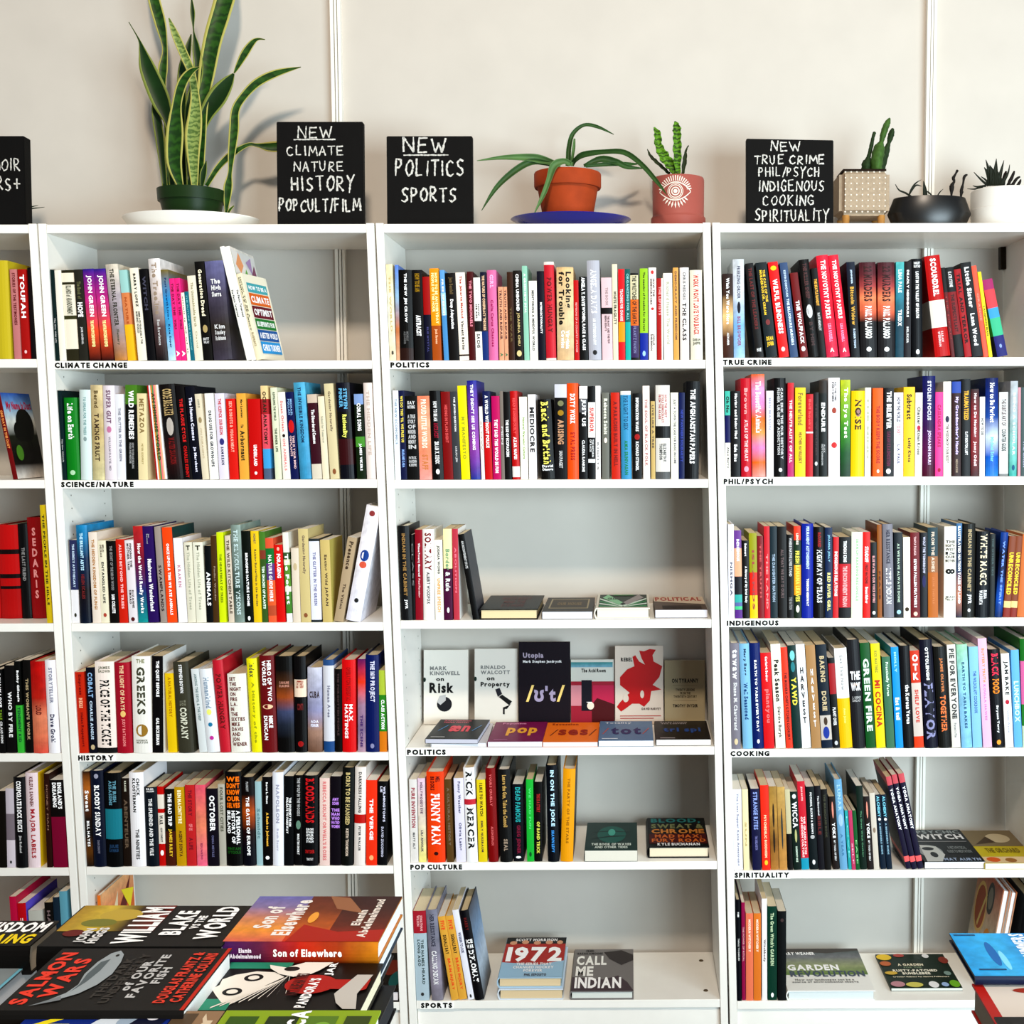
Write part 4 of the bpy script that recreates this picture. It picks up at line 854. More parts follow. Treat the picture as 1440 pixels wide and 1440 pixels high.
for (b, s), L_ in rowbooks.items():
    L_.sort(key=lambda k: k['x0']); prev = None; z = SH[b, s]
    lo = BAYX[b]+.0022+T-RACK*(z-1)+.001
    for B in L_:
        a = math.atan2(B['x0']-B['xt'], B['zt']-B['zb']); h = max(.12, B['zt']-z-.0005)
        x0, x1 = B['x0'], B['x1']
        if x0 < lo: x0 = lo
        if prev is not None:
            if x0 < prev['r']+.0004: x0 = prev['r']+.0004
            zm = min(h, prev['h'])
            lim = math.atan((x0-prev['r']-.0004+zm*math.tan(prev['a']))/zm)
            if a > lim: a = lim
        else:
            lim = math.atan(RACK+(x0-lo)/h)
            if a > lim: a = lim
        x1 = max(x1, x0+.006)
        w = (x1-x0)*math.cos(a); h = h/math.cos(a)
        if a > .12: h -= 0
        B.update(a=a, h=h, w=w, X=x0, r=x0+w/math.cos(a)); prev = B
    # names: the title when it can be read, else the place next to a titled neighbour
    tl = []
    for B in L_:
        t = B['segs'][0] if B['segs'] else '?'
        tl.append(None if (t.startswith('?') or '^O' in t[-3:]) else clean(t.split('^')[0]))
    used = {}
    for i, B in enumerate(L_):
        col = looks(B['spine']); t = tl[i]
        size = 'thin' if B['w'] < .0155 else ('thick' if B['w'] > .030 else '')
        kind = 'hardcover' if B['hard'] else 'paperback'
        grp = 'books on the '+SHELFN[b, s]
        def short(x, n=4): return ' '.join(x.split()[:n])
        if t and tl.count(t) > 1:
            k = sum(1 for q_ in tl[:i] if q_ == t); nn = tl.count(t)
            w_ = (['left', 'right'] if nn == 2 else ['leftmost', 'middle', 'rightmost'])[k]
            lab = f"{col} {kind} titled {short(t)}, {w_} one of {['','two','three'][nn-1]} copies, {SHELFN[b, s]}"
            if t == 'Two': pass
        elif t: lab = f"{size} {col} {kind} titled {short(t, 6)}, {SHELFN[b, s]}"
        else:
            j = i
            while j >= 0 and not (tl[j] and tl.count(tl[j]) == 1): j -= 1
            k = i
            while k < len(tl) and not (tl[k] and tl.count(tl[k]) == 1): k += 1
            dl = i-j if j >= 0 else 99; dr = k-i if k < len(tl) else 99
            od = ['', 'just', 'second', 'third', 'fourth', 'fifth', 'sixth', 'seventh', 'eighth', 'ninth', 'tenth', 'eleventh', 'twelfth']
            if min(dl, dr) == 99: lab = f"{size} {col} {kind}, {['first','second','third','fourth','fifth','sixth','seventh','eighth'][min(i,7)]} from the left on the {SHELFN[b, s]}"
            elif dl <= dr: lab = f"{size} {col} {kind}, {od[dl]} right of {short(tl[j], 3)}, {SHELFN[b, s]}"
            else: lab = f"{size} {col} {kind}, {od[dr]} left of {short(tl[k], 3)}, {SHELFN[b, s]}"
        lab = ' '.join(lab.split())
        if len(lab.split()) > 16: lab = ' '.join(lab.replace(' paperback', ' book').replace(' hardcover', ' book').replace(' copies', '').split())
        d = min(.245-B['Y'], max(.13, B['h']*(.64+.05*random.random())))
        if b == 3 and s == 4: d = min(.245-B['Y'], B['h']*.8)
        rt = book(lab, B['w'], d, B['h'], B['spine'], B['hard'], B['side'], B['segs'], (), grp)
        a = B['a']
        rot = Matrix.Rotation(-a, 4, 'Y')
        if a >= 0: rot.translation = (B['X'], B['Y'], z+.0004)
        else:
            rot.translation = Vector((B['r'], B['Y'], z+.0004)) - rot.to_3x3() @ Vector((B['w'], 0, 0))
        rt.matrix_world = rot
        B['root'] = rt; B['d'] = d

# ---------------------------------------------------------------- books lying flat on the shelves, foot edge to the room
def flat(label, b, s, uL, uR, vb, vt, vf, spine, prints, hard=True, pages='f0e8d8', side=None, z0=None, yaw=0, group=None, dmax=.25, under=0):
    z = (SH[b, s] if z0 is None else z0)+.0005
    p = on(uL, vb, z); q = on(uR, vb, z); th = max(.006, at(uL, vt, p.y).z-z)
    r = on((uL+uR)/2, vf, z+th); hh = min(r.y-p.y, dmax-max(p.y, 0), .245); w = q.x-p.x
    rt = book(label, th, w, hh, spine, hard, side, (), prints, group, pages)
    c, s_ = math.cos(yaw), math.sin(yaw)
    place(rt, (0,0,1), (c,s_,0), (-s_,c,0), (p.x, max(p.y, .002), z))
    return z+th
G = 'books lying flat on the middle bookcase third shelf'
flat('black hardcover with faint red lettering lying flat beside the leaning book, third shelf', 2, 3, 675, 756, 871.3, 856.7, 834.7, '1c1c1a', [('t','WHITE BODY\nMIND THE\nEYE HOPE',.25,.8,.15,.85,'6a2a28')], group=G, pages='f0dcb4')
flat('dark brown framed book lying flat, second of four flat ones, third shelf', 2, 3, 762, 833, 871, 860, 840, '3a3028', [('r',.1,.9,.2,.88,'b0a488'),('r',.13,.87,.24,.84,'4a3c28'),('t','OUR HOUSE',.25,.75,.42,.62,'8a7448')], hard=False, group=G, pages='e8e8ee')
flat('hardcover with green and white rays lying flat, third shelf of middle bookcase', 2, 3, 838, 914, 870.5, 855, 834, 'e4e0d4', [('r',.04,.96,.06,.97,'1c3a28')]+[('p',[(.05,.08+.17*i),(.05,.17+.17*i),(.5,.1+.02*i),(.48,.06)],'d8e8dc' if i%2 else '3a9a60') for i in range(4)]+[('p',[(.95,.08+.17*i),(.95,.17+.17*i),(.5,.1+.02*i),(.52,.06)],'d8e8dc' if i%2 else '3a9a60') for i in range(4)]+[('p',[(.1,.7),(.2,.94),(.5,.35),(.42,.18)],'9ad0a8'),('p',[(.9,.7),(.8,.94),(.5,.35),(.58,.18)],'a8a0a0'),('t','GREEN',.2,.42,.55,.7,'1c3a28'),('r',.3,.7,.86,.93,'2a8a3a')], group=G)
flat('flat book with brown picture and red POLITICAL lettering, right end of third shelf', 2, 3, 921, 995, 869, 857.5, 838, '6a5a50', [('r',0,1,.62,1,'d8c8b4'),('t','POLITICAL',.03,.95,.66,.95,'b02818'),('p',[(.0,.62),(.5,.5),(1,.4),(1,.62)],'d8c8b4'),('r',.15,.9,.06,.3,'3a2c28')], hard=False, group=G, pages='e8e8f0')
G = 'books lying flat on the pop culture shelf'
flat('dark green paperback with glowing sea picture lying flat on pop culture shelf', 2, 5, 822, 896.5, 1211.7, 1196, 1156.7, '14403a', [('e',.5,.55,.28,.3,'1a6a60'),('p',[(.1,.62),(.5,.7),(.9,.62),(.5,.66)],'0c2824'),('p',[(.08,.4),(.5,.46),(.9,.5),(.5,.5)],'0c2824'),('e',.5,.62,.07,.12,'58b0a0'),('t','THE BOOK OF WAVES\nAND OTHER TIDES',.12,.88,.06,.24,'dde8e0')], hard=False, group=G, pages='f0ece0')
flat('thick book titled BLOOD, SWEAT & CHROME lying flat on the pop culture shelf', 2, 5, 912, 997.5, 1206.7, 1191, 1142.5, '1a1a1c', [('t','BLOOD,',.06,.92,.8,.97,'3a8a8a'),('t','SWEAT &',.06,.96,.62,.77,'8a9068'),('t','CHROME',.06,.96,.44,.59,'d09048'),('r',.02,.98,.1,.42,'5a1818'),('t','MAD MAX:\nFURY ROAD',.06,.96,.15,.4,'d07838'),('t','KYLE BUCHANAN',.15,.85,.03,.12,'eeeeee')], group=G, pages='f0e4cc')
G = 'books lying flat on the sports shelf'
zz = flat('lower copy of the hockey book with big 1972, under its twin', 2, 6, 702, 792, 1406, 1391, 1320, 'd8e0e8', [('r',.0,1,.0,1,'c8d8e8')], group=G, pages='e8d4b0')
flat('upper book with big white 1972 over red hockey players, topmost of the stack', 2, 6, 701, 790, 1389, 1374.7, 1311.7, 'b0c8d8', [('r',0,1,.83,1,'1c1a18'),('t','SCOTT MORRISON',.15,.85,.9,.97,'eeeeee'),('r',0,1,.28,.83,'b8382c'),('p',[(0,0),(1,0),(1,.4),(.6,.3),(0,.36)],'a8c8dc'),('e',.12,.85,.06,.05,'d8a888'),('e',.32,.87,.06,.05,'d8a888'),('e',.52,.85,.06,.05,'d8a888'),('e',.72,.86,.06,.05,'d8a888'),('e',.9,.86,.05,.05,'d8a888'),('t','1972',.05,.96,.36,.74,'ffffff'),('t','THE SERIES THAT\nCHANGED HOCKEY\nFOREVER',.2,.85,.12,.34,'f4f4f4'),('t','PHIL ESPOSITO',.4,.75,.02,.08,'4a4a58')], group=G, pages='e8d4b0', z0=zz)
flat('grey hardcover titled CALL ME INDIAN lying flat on the sports shelf', 2, 6, 802.6, 891, 1406, 1394, 1332.4, '8a8684', [('p',[(0,0),(1,0),(.9,.2),(.75,.35),(.5,.26),(.2,.3),(0,.32)],'5a4a50'),('p',[(.5,.92),(.8,.97),(1,.85),(1,.72),(.8,.6),(.6,.75)],'4a4240'),('t','CALL',.05,.55,.6,.83,'f4f4f0'),('t','ME',.05,.34,.34,.57,'f4f4f0'),('t','INDIAN',.05,.8,.06,.31,'ffffff'),('t','FRED\nSASAKAMOOSE',.05,.48,.86,.97,'2a2624')], group=G, pages='e8ece6')
G = 'books lying flat on the spirituality shelf'
flat('black paperback titled WITCH with a white profile, lying flat beside the yoga books', 3, 5, 1300, 1386, 1221.8, 1212, 1166, '1a2026', [('t','PSYCHIC',.2,.95,.86,.97,'99a0a0'),('t','WITCH',.15,.95,.68,.84,'dddddd'),('r',.1,.95,.6,.615,'a8a8a8'),('e',.22,.3,.2,.2,'9aa0a0'),('p',[(.05,.0),(.3,.0),(.42,.2),(.36,.45),(.1,.5)],'c8ccc8'),('e',.2,.38,.1,.05,'2a3034'),('e',.24,.2,.06,.08,'2a3034'),('t','MAT AURYN',.35,.95,.02,.1,'a8b8d0'),('t','A METAPHYSICAL\nGUIDE TO MEDITATION',.5,.9,.25,.45,'8a9090')], hard=False, group=G, pages='f2f2f4')
flat('flat paperback with yellow cover and brown picture, right end of spirituality shelf', 3, 5, 1387, 1468, 1225, 1216.5, 1169, 'c8b82c', [('r',0,1,.5,1,'8a7c60'),('e',.6,.75,.22,.14,'c8bca0'),('p',[(.1,.55),(.4,.8),(.5,.62)],'5a4a38'),('t','THE ORCHARD',.2,.8,.3,.44,'8a7a20'),('r',0,1,0,.18,'e0c8a0'),('e',.2,.1,.12,.07,'d87030'),('e',.5,.08,.1,.06,'a87840')], hard=False, group=G, pages='f0ece0')
G = 'books lying flat on the bottom right shelf'
flat('flat hardcover titled GARDEN REVOLUTION with meadow photograph, bottom right shelf', 3, 6, 1108, 1231, 1408, 1394, 1324.7, 'f0f0ec', [('r',0,1,.36,1,'~50605c 8a8c90 a8b088 7a9a50'),('p',[(.0,.85),(.3,.92),(.6,.88),(1,.95),(1,1),(0,1)],'5a5450'),('t','LARRY WEANER',.02,.45,.84,.91,'ffffff'),('t','GARDEN',.07,.68,.46,.6,'ffffff'),('t','REVOLUTION',.08,.96,.31,.45,'5a6478'),('t','How our landscapes can be a\nsource of environmental change',.08,.85,.16,.26,'8a8a88')], group=G, pages='e8f0f0')
flat('dark green book titled A GARDEN FOR THE RUSTY-PATCHED BUMBLEBEE lying flat', 3, 6, 1253, 1354, 1394, 1389.6, 1330.8, '23382a', [('t','A GARDEN',.25,.62,.64,.71,'f0e8d0'),('t','FOR THE',.32,.58,.57,.61,'8a9a80'),('t','RUSTY-PATCHED\nBUMBLEBEE',.14,.78,.38,.53,'f4f0e0'),('t','Creating Habitat for Native Pollinators',.1,.9,.29,.33,'f0e8d0'),('e',.1,.9,.11,.09,'e8c840'),('e',.33,.95,.08,.05,'b85850'),('e',.72,.93,.05,.06,'e8e8e8'),('e',.95,.8,.07,.1,'984838'),('e',.08,.7,.08,.07,'c87848'),('e',.1,.42,.09,.05,'d8b850'),('e',.12,.1,.1,.08,'c898a0'),('e',.35,.08,.12,.07,'d8d070'),('e',.62,.08,.07,.09,'eeeeee'),('e',.78,.08,.05,.06,'a8c0e0'),('e',.92,.1,.07,.1,'80b838'),('e',.9,.4,.05,.06,'8aa098')], hard=False, group=G, pages='dddfd8')
G = 'books lying flat on the politics display shelf'
z1 = flat('bottom book of the two stacked at the left of the politics display', 2, 4, 604, 683, 1054.5, 1049, 1012, 'd8d8dc', [], hard=False, pages='f0f0f4', dmax=.2, yaw=.03, group=G)
flat('dark grey paperback with pink phonetic letters on top of the left stack', 2, 4, 596.5, 671, 1047.5, 1041, 1006.7, '38383a', [('t','Xenofeminism\nHelen Hester',.1,.65,.8,.96,'d07080'),('t','\u00e6n',.32,.72,.36,.66,'e86070'),('p',[(.12,.4),(.14,.4),(.26,.68),(.24,.68)],'70a8d8'),('p',[(.78,.4),(.8,.4),(.92,.68),(.9,.68)],'70a8d8'),('r',.08,.35,.07,.1,'c8c8c8')], hard=False, pages='d8d8e4', z0=z1, dmax=.2, yaw=-.04, group=G)
flat('magenta paperback with yellow phonetic letters lying flat, politics display shelf', 2, 4, 684.5, 762, 1053, 1045, 1011.7, '8a1860', [('t','Populism',.15,.6,.84,.94,'e0a0c0'),('t','pop',.28,.85,.28,.68,'f0b848'),('r',.1,.35,.07,.1,'c080a8')], hard=False, pages='f0f0f4', dmax=.2, group=G)
flat('orange paperback with brown phonetic letters lying flat, politics display shelf', 2, 4, 763, 840.5, 1050.5, 1043.5, 1010.5, 'f08828', [('t','Secession',.1,.6,.84,.94,'a84818'),('t','ses',.25,.8,.32,.62,'a83818'),('p',[(.1,.3),(.12,.3),(.24,.62),(.22,.62)],'7a3818'),('p',[(.82,.3),(.84,.3),(.96,.62),(.94,.62)],'7a3818')], hard=False, pages='f4f2f4', dmax=.2, group=G)
flat('grey-blue paperback with navy phonetic letters lying flat, politics display shelf', 2, 4, 841.5, 919, 1050, 1041.5, 1008.7, '6a8aa8', [('t','Totality',.1,.6,.84,.94,'d8e0e8'),('t','tot',.22,.78,.3,.66,'1c3070'),('p',[(.06,.32),(.08,.32),(.18,.62),(.16,.62)],'c87068'),('p',[(.8,.32),(.82,.32),(.94,.62),(.92,.62)],'c87068'),('r',.06,.35,.07,.1,'e0e8f0')], hard=False, pages='f8f8fa', dmax=.2, group=G)
flat('black paperback with dark blue phonetic letters, right end of politics display', 2, 4, 922.5, 1000, 1048.5, 1040, 1008.7, '201818', [('t','Trade Utopia\nThe Longest',.1,.62,.8,.95,'b0a8a8'),('t','tri spi',.15,.85,.34,.62,'2a5a9a'),('r',.08,.35,.05,.09,'a8a0a0')], hard=False, pages='f4f0ec', dmax=.2, group=G)
flat('flat book with dark cover at right end of the left bookcase bottom shelf', 1, 6, 520, 561, 1409, 1394, 1340, '2a2420', [('e',.4,.6,.3,.2,'8a4030'),('e',.7,.3,.2,.2,'2a7070')], pages='f0e8e8', group='books on the left bookcase bottom shelf')

# ---------------------------------------------------------------- books standing face out on the politics display shelf
def faceout(label, uL, uR, vt, spine, prints, Y=.232, th=.012, group='books standing face out on the politics shelf', b=2, s=4, lean=.10, pages='e8e0d0'):
    z = SH[b, s]+.0005; a = at(uL, vt, Y+.02); c = at(uR, vt, Y+.02)
    h = (a.z-z)/math.cos(lean); w = c.x-a.x
    rt = book(label, th, w, h, spine, False, None, (), prints, group, pages)
    n = Vector((0, -math.cos(lean), math.sin(lean))); zd = Vector((0, math.sin(lean), math.cos(lean)))
    place(rt, n, (1,0,0), zd, (a.x, Y+th*math.cos(lean), z))
    rt.location.z += 0
faceout('off-white book On Risk with a half-turned grey ball', 596, 658, 914.7, 'dedad2', [('t','MARK\nKINGWELL',.14,.82,.66,.78,'8a8a88','L'),('t','on',.28,.46,.58,.62,'111111'),('t','Risk',.13,.68,.42,.56,'1a1a1a'),('e',.47,.27,.17,.1,'2a2a30'),('p',[(.3,.3),(.36,.38),(.5,.4),(.5,.32),(.38,.26)],'b8b8b8'),('e',.02,.6,.03,.03,'203830')])
faceout('off-white book On Property with a bent matchstick figure', 667.5, 728, 913, 'd8d4cc', [('t','RINALDO\nWALCOTT',.14,.82,.66,.78,'8a8a88','L'),('t','on',.28,.46,.58,.62,'111111'),('t','Property',.14,.82,.48,.56,'1a1a1a'),('p',[(.48,.46),(.58,.48),(.64,.4),(.54,.36)],'30303a'),('p',[(.56,.36),(.64,.39),(.87,.3),(.8,.25)],'18181c'),('p',[(.8,.25),(.86,.28),(.75,.2),(.7,.2),(.7,.13),(.66,.13),(.66,.22)],'18181c'),('e',.02,.6,.03,.03,'203830')])
faceout('dark purple book titled Utopia standing face out, tallest of the row', 729.5, 801.5, 903.5, '1c0c1e', [('t','Utopia',.08,.48,.79,.87,'aaa0b0'),('t','Mark Stephen Jendrysik',.08,.84,.74,.78,'dddddd'),('p',[(.14,.28),(.19,.28),(.3,.48),(.25,.48)],'e8d088'),('p',[(.74,.28),(.79,.28),(.9,.48),(.85,.48)],'e8d088'),('t',"\u028a\u02c8t",.3,.72,.28,.47,'a8a0b8')] , Y=.22)
faceout('book titled The Acid Room with pink and blue room picture, face out', 803, 864, 928, 'c8c8c0', [('r',0,.96,.88,.96,'~3a8a8a 80a8b8'),('t','The Acid Room',.24,.8,.8,.86,'222222'),('r',0,1,.0,.66,'a02840'),('r',.0,.24,.28,.6,'c89098'),('r',.24,.48,.2,.68,'1a1428'),('r',.5,1,.3,.6,'b83058'),('p',[(.48,.0),(1,0),(1,.3),(.6,.4),(.48,.3)],'5a0814'),('e',.45,.28,.08,.06,'e8d8c8'),('r',.36,.48,.33,.34,'f0f0f0')])
faceout('book with big red rider figure on off-white, standing face out', 865, 932.5, 909, 'd0c4b8', [('p',[(.03,.22),(.1,.28),(.3,.4),(.1,.5),(.1,.6),(.25,.7),(.4,.74),(.36,.86),(.42,.88),(.5,.8),(.62,.76),(.55,.84),(.5,.94),(.6,.93),(.72,.96),(.85,.95),(.78,.88),(.8,.8),(.98,.74),(.92,.6),(.78,.5),(.96,.44),(.75,.42),(.72,.3),(.6,.22),(.5,.26),(.35,.26),(.22,.2),(.12,.16)],'b81418'),('t','REBEL',.12,.36,.8,.85,'2a2420'),('e',.22,.33,.06,.05,'d0c4b8'),('e',.56,.38,.04,.05,'d0c4b8'),('t','DAVID HARVEY',.55,.95,.18,.21,'4a3430'),('r',.1,.95,.1,.11,'b04038'),('r',.1,.8,.07,.08,'b04038')], Y=.225)
faceout('tan book titled ON TYRANNY standing face out at the right end', 934.5, 991, 929, 'a89c80', [('t','ON TYRANNY',.18,.84,.64,.71,'1c1814'),('r',.2,.8,.6,.603,'6a6048'),('t','TWENTY LESSONS\nFROM THE\nTWENTIETH CENTURY',.22,.8,.4,.55,'5a5240'),('r',.2,.8,.36,.363,'6a6048'),('t','TIMOTHY SNYDER',.2,.82,.25,.3,'2a2018')], Y=.236)
# picture books in the bottom shelves
def picture_book(label, b, X, Y, w, d, h, spine, side, lean, prints=(), group=None, left_art=None):
    rt = book(label, w, d, h, spine, True, side, (), prints, group)
    rot = Matrix.Rotation(lean, 4, 'Y'); rot.translation = (X, Y, SH[b, 6]+.001)
    if lean > 0: rot.translation = Vector((X+w, Y, SH[b, 6]+.001))-rot.to_3x3() @ Vector((w, 0, 0))
    rt.matrix_world = rot; return rt
# fore-edges to the room, covers turned left, right end of the bottom right shelf
def art_left(rt, shapes, d, h):
    for nm, vv, c in shapes: obj(nm, [(-.0005, a*d, q*h) for a, q in vv], [tuple(range(len(vv)))], bandmat(c), rt)
def ell(a, b_, ra, rb_): return [(a+ra*math.cos(2*math.pi*j/22), b_+rb_*math.sin(2*math.pi*j/22)) for j in range(22)]
pR = at(1384, 1408, .05)
for i, (dx, w_, h_) in enumerate(((0, .017, .262), (.021, .015, .258))):
    rt = book(['white book with orange medallions on its left cover, bottom right corner', 'plain white book just right of the medallion book'][i], w_, .2, h_, '~b07048 d8c8b0', True, 'e8e4e0', (), (), 'books leaning at the end of the bottom right shelf', 'eef0f4')
    lean = .16; rot = Matrix.Rotation(lean, 4, 'Y') @ Matrix.Rotation(math.pi, 4, 'Z')
    rot.translation = Vector((pR.x+dx+w_, .245, SH[3, 6]+.0035)); rt.matrix_world = rot
    if i == 0:
        d_ = .2
        for nm, vv, c in (('picture', [(0,0),(1,0),(1,1),(0,1)], '~b86038 c8b8a0 e0d8cc'), ('picture', ell(.62,.8,.14,.16), '3a3a34'), ('picture', ell(.62,.8,.09,.11), '8a8478'), ('picture', ell(.3,.62,.24,.26), 'd8b878'), ('picture', ell(.3,.62,.2,.22), 'a85828'), ('picture', [(.45,.8),(.5,.8),(.3,.42),(.25,.44)], 'd8c078'), ('picture', ell(.72,.32,.16,.2), 'd89828')):
            obj(nm, [(w_+.0004+.0001*(len(rt.children)), a*d_, q*h_) for a, q in vv], [tuple(range(len(vv)))], bandmat(c), rt)
picture_book('black hardcover at the far right of the bottom right shelf', 3, pR.x+.062, .03, .03, .2, .25, '101014', None, .12, (), 'books leaning at the end of the bottom right shelf').location.z += .002
# orange comic book behind the table pile
q = at(150, 1409, .05)
rt = book('orange and yellow picture book leaning at the left end of the left bottom shelf', .008, .2, .265, 'e08030', False, '~f0c090_e07030_f0d040_c05020', (), [('p',[(.2,.6),(.5,.9),(.45,.5)],'f0e0c0'),('p',[(.5,.7),(.9,.95),(.7,.6)],'7a2018'),('p',[(.6,.88),(.98,.8),(.85,.62)],'f0e030')], None)
rot = Matrix.Rotation(-.02, 4, 'Y'); rot.translation = (BAYX[1]+.052, .03, SH[1, 6]+.001); rt.matrix_world = rot
# the front cover of the rainbow book in the climate change row and of the novel with the tree
def side_prints(B, prints): cover_prints(B['root'], prints, B['w'], B['d'], B['h'])
for B in rowbooks[(0, 2)]:
    side_prints(B, [('e',.62,.62,.3,.2,'0c1008'),('e',.4,.55,.2,.12,'0c1008'),('r',.6,.64,.3,.55,'0c1008'),('r',.7,.73,.3,.55,'0c1008'),('t','My Name is Dust',.1,.95,.78,.9,'c03058'),('e',.25,.3,.12,.09,'5a8a30')])
for B in rowbooks[(1, 1)][-1:]:
    side_prints(B, [('r',.02,.98,.3,.98,'e8e4e0'),('p',[(.1,.85),(.3,.97),(.42,.86),(.25,.78)],'e8a878'),('p',[(.3,.7),(.5,.84),(.62,.7),(.48,.6)],'78b858'),('p',[(.05,.55),(.3,.7),(.4,.5),(.2,.42)],'58a8c0'),('p',[(.55,.9),(.8,.96),(.75,.8)],'c0a0c8'),('p',[(.65,.76),(.9,.9),(.97,.62),(.75,.6)],'9a5878'),('p',[(.4,.5),(.6,.6),(.7,.42),(.5,.36)],'7068a8')])
# how to be a climate optimist
w_, d_, h_ = .0105, .105, .205
pb = at(260+520/5.143, 330+908/5.143, .006); pt = at(260+372/5.143, 330+288/5.143, .006)
a = math.atan2(pb.x-pt.x, pt.z-SH[1, 1]); h_ = (pt.z-SH[1, 1])/math.cos(a); z = SH[1, 1]
last = max(rowbooks[(1, 1)], key=lambda k: k['r'])
bands = [('58b0b8', .90, .79, 'HOW TO BE A'), ('e07828', .78, .64, 'CLIMATE'), ('7a1434', .63, .49, 'OPTIMIST'), ('2a8a40', .48, .36, 'BLUEPRINTS FOR'), ('1a68a8', .35, .22, 'A BETTER WORLD'), ('28a0d8', .21, .07, 'CHRIS TURNER')]
pr = []
for c, t1, t0, tx in bands: pr += [('r', .10, .92, t0, t1, c), ('t', tx, .15, .88, t0+.03, t1-.03, 'ffffff')]
rt = book('cream leaning book titled HOW TO BE A CLIMATE OPTIMIST with rainbow-striped cover', .0135, .145, h_, 'ece4c8', False, 'f0ead8', ['HOW TO BE A\nCLIMATE OPTIMIST^4^66^665^50', '?BLUEPRINTS^68^84^a97^40'], pr, 'books on the climate change shelf', 'e8dcc0')
rot = Matrix.Rotation(-max(a, last['a']+.0), 4, 'Y') @ Matrix.Rotation(-.11, 4, 'Z'); rot.translation = (last['r']+.0006, .006, z+.0005); rt.matrix_world = rot

# ---------------------------------------------------------------- chalkboard signs
STK = {'N':[[(0,0),(.05,1),(.75,0),(.8,1)]],'E':[[(.7,1),(0,.97),(.03,0),(.75,.03)],[(.02,.5),(.6,.53)]],'W':[[(0,1),(.25,0),(.5,.7),(.72,0),(1,1.05)]],'C':[[(.75,.85),(.5,1),(.15,.8),(.02,.45),(.15,.1),(.45,0),(.75,.15)]],
'L':[[(0,1),(.05,0),(.65,.03)]],'I':[[(.1,1),(.12,0)]],'M':[[(0,0),(.1,1),(.45,.3),(.8,1),(.95,0)]],'A':[[(0,0),(.42,1),(.82,0)],[(.15,.38),(.68,.4)]],'T':[[(-.05,.97),(.8,1)],[(.38,.98),(.4,0)]],'U':[[(0,1),(.04,.3),(.3,0),(.62,.2),(.68,1)]],
'R':[[(.03,0),(.03,1),(.5,.95),(.6,.72),(.4,.52),(.05,.5),(.7,0)]],'H':[[(0,1),(.04,0)],[(.68,1),(.7,0)],[(0,.5),(.7,.53)]],'S':[[(.65,.9),(.35,1),(.05,.8),(.2,.55),(.55,.42),(.65,.18),(.35,0),(0,.12)]],'O':[[(.4,1),(.08,.75),(.02,.35),(.3,0),(.65,.15),(.78,.6),(.6,.95),(.4,1)]],
'Y':[[(0,1),(.35,.5)],[(.8,1.05),(.35,.5),(.25,-.2)]],'P':[[(.05,0),(.05,1),(.55,.95),(.62,.68),(.4,.48),(.06,.47)]],'/':[[(0,-.1),(.45,1.1)]],'F':[[(.04,0),(.03,1),(.7,1)],[(.03,.52),(.55,.55)]],'G':[[(.75,.85),(.45,1),(.1,.75),(.03,.35),(.3,0),(.7,.1),(.72,.45),(.42,.45)]],'D':[[(.05,0),(.03,1),(.5,.88),(.78,.5),(.55,.1),(.05,0)]],
'K':[[(.03,1),(.05,0)],[(.65,1),(.06,.5),(.7,0)]],'+':[[(.0,.5),(.8,.5)],[(.4,.9),(.4,.1)]],'_':[[(0,0),(1,.03)]],' ':[]}
